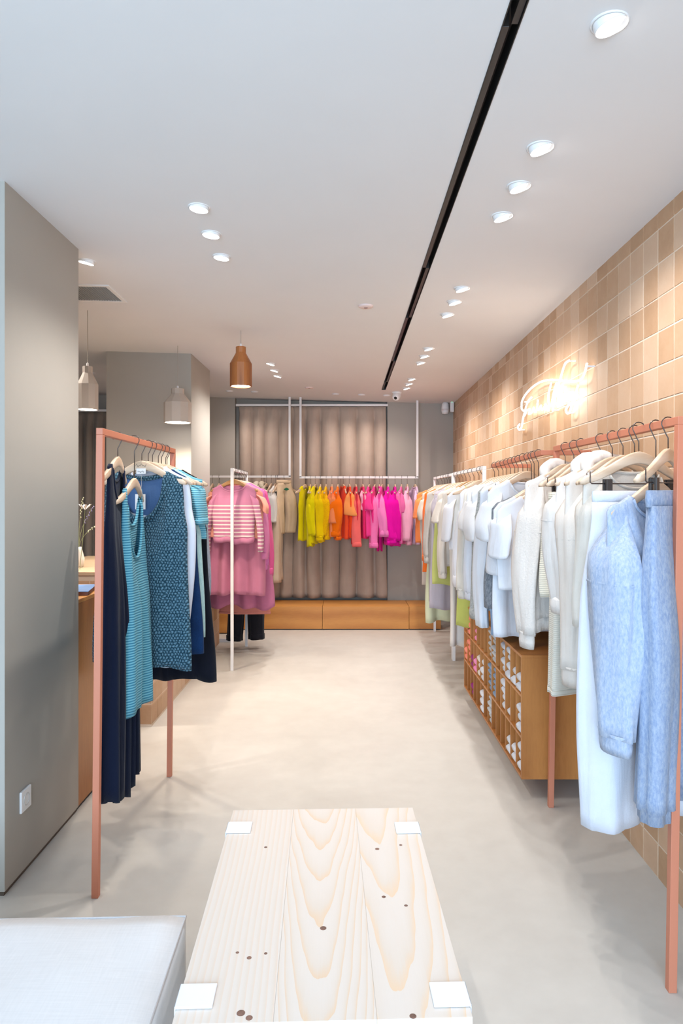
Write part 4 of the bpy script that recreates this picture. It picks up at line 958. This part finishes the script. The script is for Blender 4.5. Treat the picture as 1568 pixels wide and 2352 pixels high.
MB().box(-.5, -.0022, .0, TS*4, 0, TS*5).build('core', M_grout, t2)
for i in range(4):
    for k in range(5):
        o = bpy.data.objects.new('tile', tmesh[(i*3+k) % 5]); COL.objects.link(o); o.parent = t2; o.location = (-.012, TS*(i+.5), TS*(k+.5)); o.rotation_euler = (0, 0, PI)
vz = thing('flower_sprigs', 'dried lavender and grass sprigs standing on the tiled counter', 'dried flowers', (-1.86, 4.75, 1.008))
MB().lathe([(.001, .001), (.03, .002), (.038, .06), (.022, .12), (.018, .14), (.015, .14), (.019, .12), (.0005, .02)], 14).build('vase', paint('vase_white', '#dcd8d2', .4), vz, smooth=True)
for k, (dx, dz, c, nmx) in enumerate(((.09, .30, '#6c6490', 'lavender_sprig'), (.14, .2, '#b8bfa8', 'grass_sprig'), (.03, .36, '#9c9a86', 'grass_sprig'))):
    P = [Vector((dx*q*q*1.2, -.02*q, .12+dz*q)) for q in [i/8 for i in range(9)]]
    o = MB().tube(P, .0018, 5).build(nmx, paint('stem_%d' % k, '#8c9470', .8), vz)
    hb = MB()
    for i in range(12):
        p = P[5]+(P[8]-P[5])*(i/11); a = i*2.4
        hb.lathe([(.0004, -.006), (.005, 0), (.0004, .008)], 6, p+Vector((.005*math.cos(a), .005*math.sin(a), 0)))
    hb.build('flower_head', paint('bud_%d' % k, c, .9), o)
pp = thing('white_blossom', 'white paper flower beside the front pillar above the counter', 'flower', (-1.795, 4.6, 1.008))
MB().tube([(0, 0, 0), (.02, 0, .2), (.035, 0, .40)], .002, 5).build('stem', paint('stem_9', '#8c9470', .8), pp)
hb = MB()
for k in range(6):
    a = k*PI/3; hb.add([(.035, 0, .40), (.035+.03*math.cos(a-.4), .03*math.sin(a-.4), .425), (.035+.042*math.cos(a), .042*math.sin(a), .44), (.035+.03*math.cos(a+.4), .03*math.sin(a+.4), .425)], [(0, 1, 2, 3)])
hb.build('petals', paint('petal_white', '#eeeaea', .8), pp, solid=.001)

# ------------------------------------------------------------------ pine table and pouf
TZ = .45
def pine_mat(name, A, B, xo, yo, tint, C=0.0):
    m, nt, b = nm(name); v = coords(nt); sx = nd(nt, 'ShaderNodeSeparateXYZ'); nt.links.new(v, sx.inputs[0]); X, Y, Z = sx.outputs
    sv = coords(nt, 'Object', (3.0, .55, 1)); n1 = noi(nt, sv, 2.6, 3, .5)
    x2 = mth(nt, 'SUBTRACT', X, xo); y2 = mth(nt, 'SUBTRACT', Y, yo)
    q = mth(nt, 'ADD', mth(nt, 'MULTIPLY', mth(nt, 'MULTIPLY', x2, x2), A), mth(nt, 'MULTIPLY', y2, B))
    q = mth(nt, 'ADD', q, mth(nt, 'MULTIPLY', x2, C))
    q = mth(nt, 'ADD', q, mth(nt, 'MULTIPLY', n1, 2.4 if not C else 1.4))
    q = mth(nt, 'ADD', q, mth(nt, 'MULTIPLY', noi(nt, coords(nt, 'Object', (30, 3, 1)), 1.2, 2), .22))
    f = mth(nt, 'FRACT', q); f = mth(nt, 'POWER', f, 2.2)
    fine = noi(nt, coords(nt, 'Object', (160, 4, 1)), 3, 4, .6)
    ff = mth(nt, 'ADD', mth(nt, 'MULTIPLY', f, .75), mth(nt, 'MULTIPLY', fine, .3))
    nt.links.new(ramp(nt, ff, [(0.1, lin('#d9cfc6')), (0.55, lin('#d6c9bc')), (0.98, lin(tint))]), b.inputs['Base Color'])
    b.inputs['Roughness'].default_value = .5; bump(nt, b, ff, .04)
    return m
P00, P10, P01, P11 = Vector((-.344, 1.366, 0)), Vector((.252, 1.366, 0)), Vector((-.380, 2.293, 0)), Vector((.226, 2.293, 0))
ang = math.atan2(-.031, .927)
tbl = thing('pine_table', 'low pale pine table with white clamp legs in the foreground', 'table', (( -.344+.252-.380+.226)/4, 1.83, 0), -ang)
tw, tl = .602/2, .927/2
pm = [pine_mat('pine_a', 4, .4, -.5, 0, '#dcc6b4', 62), pine_mat('pine_b', 330, -6.0, -.01, -1.0, '#dcbd9c'), pine_mat('pine_c', 160, -3.2, .165, -.7, '#dfc09e')]
for (a, b_), m in zip(((-tw, -.100), (-.100, .108), (.108, tw)), pm):
    MB().box(a+.0001, b_-.0001, -tl, tl, TZ-.026, TZ).build('plank', m, tbl, bevel=.0005)
Mk = paint('pine_knot', '#7b5a4c', .6, .3, 90)
Ti = Matrix.Rotation(-(-ang), 3, 'Z')
def tloc(px, py):
    Y = (CAMZ-TZ)*F/(py-HZ); p = Vector(((px-CX)*Y/F, Y, 0))-Vector((tbl.location.x, tbl.location.y, 0)); return Ti @ p
for px, py, r in ((610, 1946, .006), (866, 1950, .008), (920, 1941, .006), (881, 2060, .007), (932, 2080, .006), (742, 2132, .010), (572, 2200, .007), (545, 2188, .005), (610, 2190, .005), (553, 2327, .011), (572, 2338, .009), (948, 2334, .009)):
    p = tloc(px, py)
    MB().lathe([(r*.8, .0001), (r*.7, .0004), (r*.4, .0005), (.0003, .0005)], 14, (p.x, p.y, TZ)).build('knot', Mk, tbl, smooth=True)
M_clamp = paint('white_steel_clamp', '#e6e9ef', .35, .01)
for sx_ in (-1, 1):
    for py, in ((1903,), (2289,)):
        pL = tloc(535 if sx_ < 0 else 950, py); yc = pL.y
        mb = MB(); x1 = sx_*(tw+.004); wd = .074; hh = .034
        def bb(a, b_, y0, y1, z0, z1): mb.box(min(a, b_), max(a, b_), y0, y1, z0, z1)
        bb(x1, sx_*(tw-wd), yc-hh, yc+hh, TZ+.0006, TZ+.006)
        bb(x1, sx_*(tw+.0006), yc-hh, yc+hh, TZ-.04, TZ+.006)
        bb(x1, sx_*(tw-wd), yc-hh, yc+hh, TZ-.034, TZ-.0285)
        c_ = mb.build('clamp', M_clamp, tbl, bevel=.003)
        MB().hexa([(sx_*(tw-.004)-.004, yc-hh, TZ-.034), (sx_*(tw-.004)+.004, yc-hh, TZ-.034), (sx_*(tw-.004)+.004, yc+hh, TZ-.034), (sx_*(tw-.004)-.004, yc+hh, TZ-.034)][::1]+[(0, 0, 0)]*0+[(sx_*(tw-.004)-.004, yc-hh, TZ-.03), (sx_*(tw-.004)+.004, yc-hh, TZ-.03), (sx_*(tw-.004)+.004, yc+hh, TZ-.03), (sx_*(tw-.004)-.004, yc+hh, TZ-.03)]).build('weld_plate', M_clamp, c_)
        MB().hexa([(sx_*(tw+.0)-.004, yc-.018, 0), (sx_*(tw+.0)+.004, yc-.018, 0), (sx_*(tw+.0)+.004, yc+.018, 0), (sx_*(tw+.0)-.004, yc+.018, 0), (sx_*(tw-.02)-.004, yc-hh, TZ-.034), (sx_*(tw-.02)+.004, yc-hh, TZ-.034), (sx_*(tw-.02)+.004, yc+hh, TZ-.034), (sx_*(tw-.02)-.004, yc+hh, TZ-.034)]).build('leg', M_clamp, tbl, bevel=.002)
# pouf
def rbox(hx, hy, hz2, r, n=6, puff=.012):
    bm = bmesh.new(); bmesh.ops.create_cube(bm, size=2.0)
    bmesh.ops.subdivide_edges(bm, edges=bm.edges[:], cuts=15, use_grid_fill=True)
    vs = []
    for v in bm.verts:
        p = Vector((v.co.x*hx, v.co.y*hy, v.co.z*hz2)); c = Vector((max(-hx+r, min(hx-r, p.x)), max(-hy+r, min(hy-r, p.y)), max(-hz2+r, min(hz2-r, p.z))))
        d = p-c
        if d.length > 1e-6 and (abs(d.x) > 1e-6)+(abs(d.y) > 1e-6)+(abs(d.z) > 1e-6) > 1: p = c+d.normalized()*r
        if v.co.z > .999: p.z += puff*(1-v.co.x**2)*(1-v.co.y**2)+.003*math.sin(v.co.x*9)*math.sin(v.co.y*7+1)
        v.co = p
    me = bpy.data.meshes.new('pouf'); bm.to_mesh(me); bm.free(); return me
M_linen = fab('#e2e0e0', 'linen')
pf = thing('pouf', 'light grey linen pouf with piped edge beside the pine table', 'pouf', (-.905, 1.35, 0), 0.03)
o = obj('cushion', rbox(.5, .45, .17, .022), M_linen, pf, smooth=True); o.location = (0, 0, .225)
hx, hy = .494, .444
MB().tube([(-hx, -hy, .387), (hx, -hy, .387), (hx, hy, .387), (-hx, hy, .387), (-hx, -hy, .387)], .0035, 8).build('piping', fab('#bdb9b9', 'linen'), pf, smooth=True)
for sx_ in (-1, 1):
    for sy_ in (-1, 1): MB().lathe([(.018, 0), (.022, .07)], 14, (sx_*.42, sy_*.37, 0)).build('foot', M_black, pf)

# ------------------------------------------------------------------ cloth on the right rests against the tiled wall
LIMW = .03
bpy.context.view_layer.update()
for o in list(bpy.data.objects):
    if o.parent is None and o.get('group') in (GW, GS, GN):
        M = o.matrix_world.copy(); Mi = M.inverted()
        for ch in o.children_recursive:
            if ch.type != 'MESH': continue
            for v in ch.data.vertices:
                p = M @ v.co; lim = xw(p.y)-LIMW; k = .10
                if p.z < CZ1+.03 and CY0-.05 < p.y < CY1+.02: pass
                if p.x > lim-k:
                    q = p.x-(lim-k); p.x = lim-k+k*(1-math.exp(-q/k)); v.co = Mi @ p
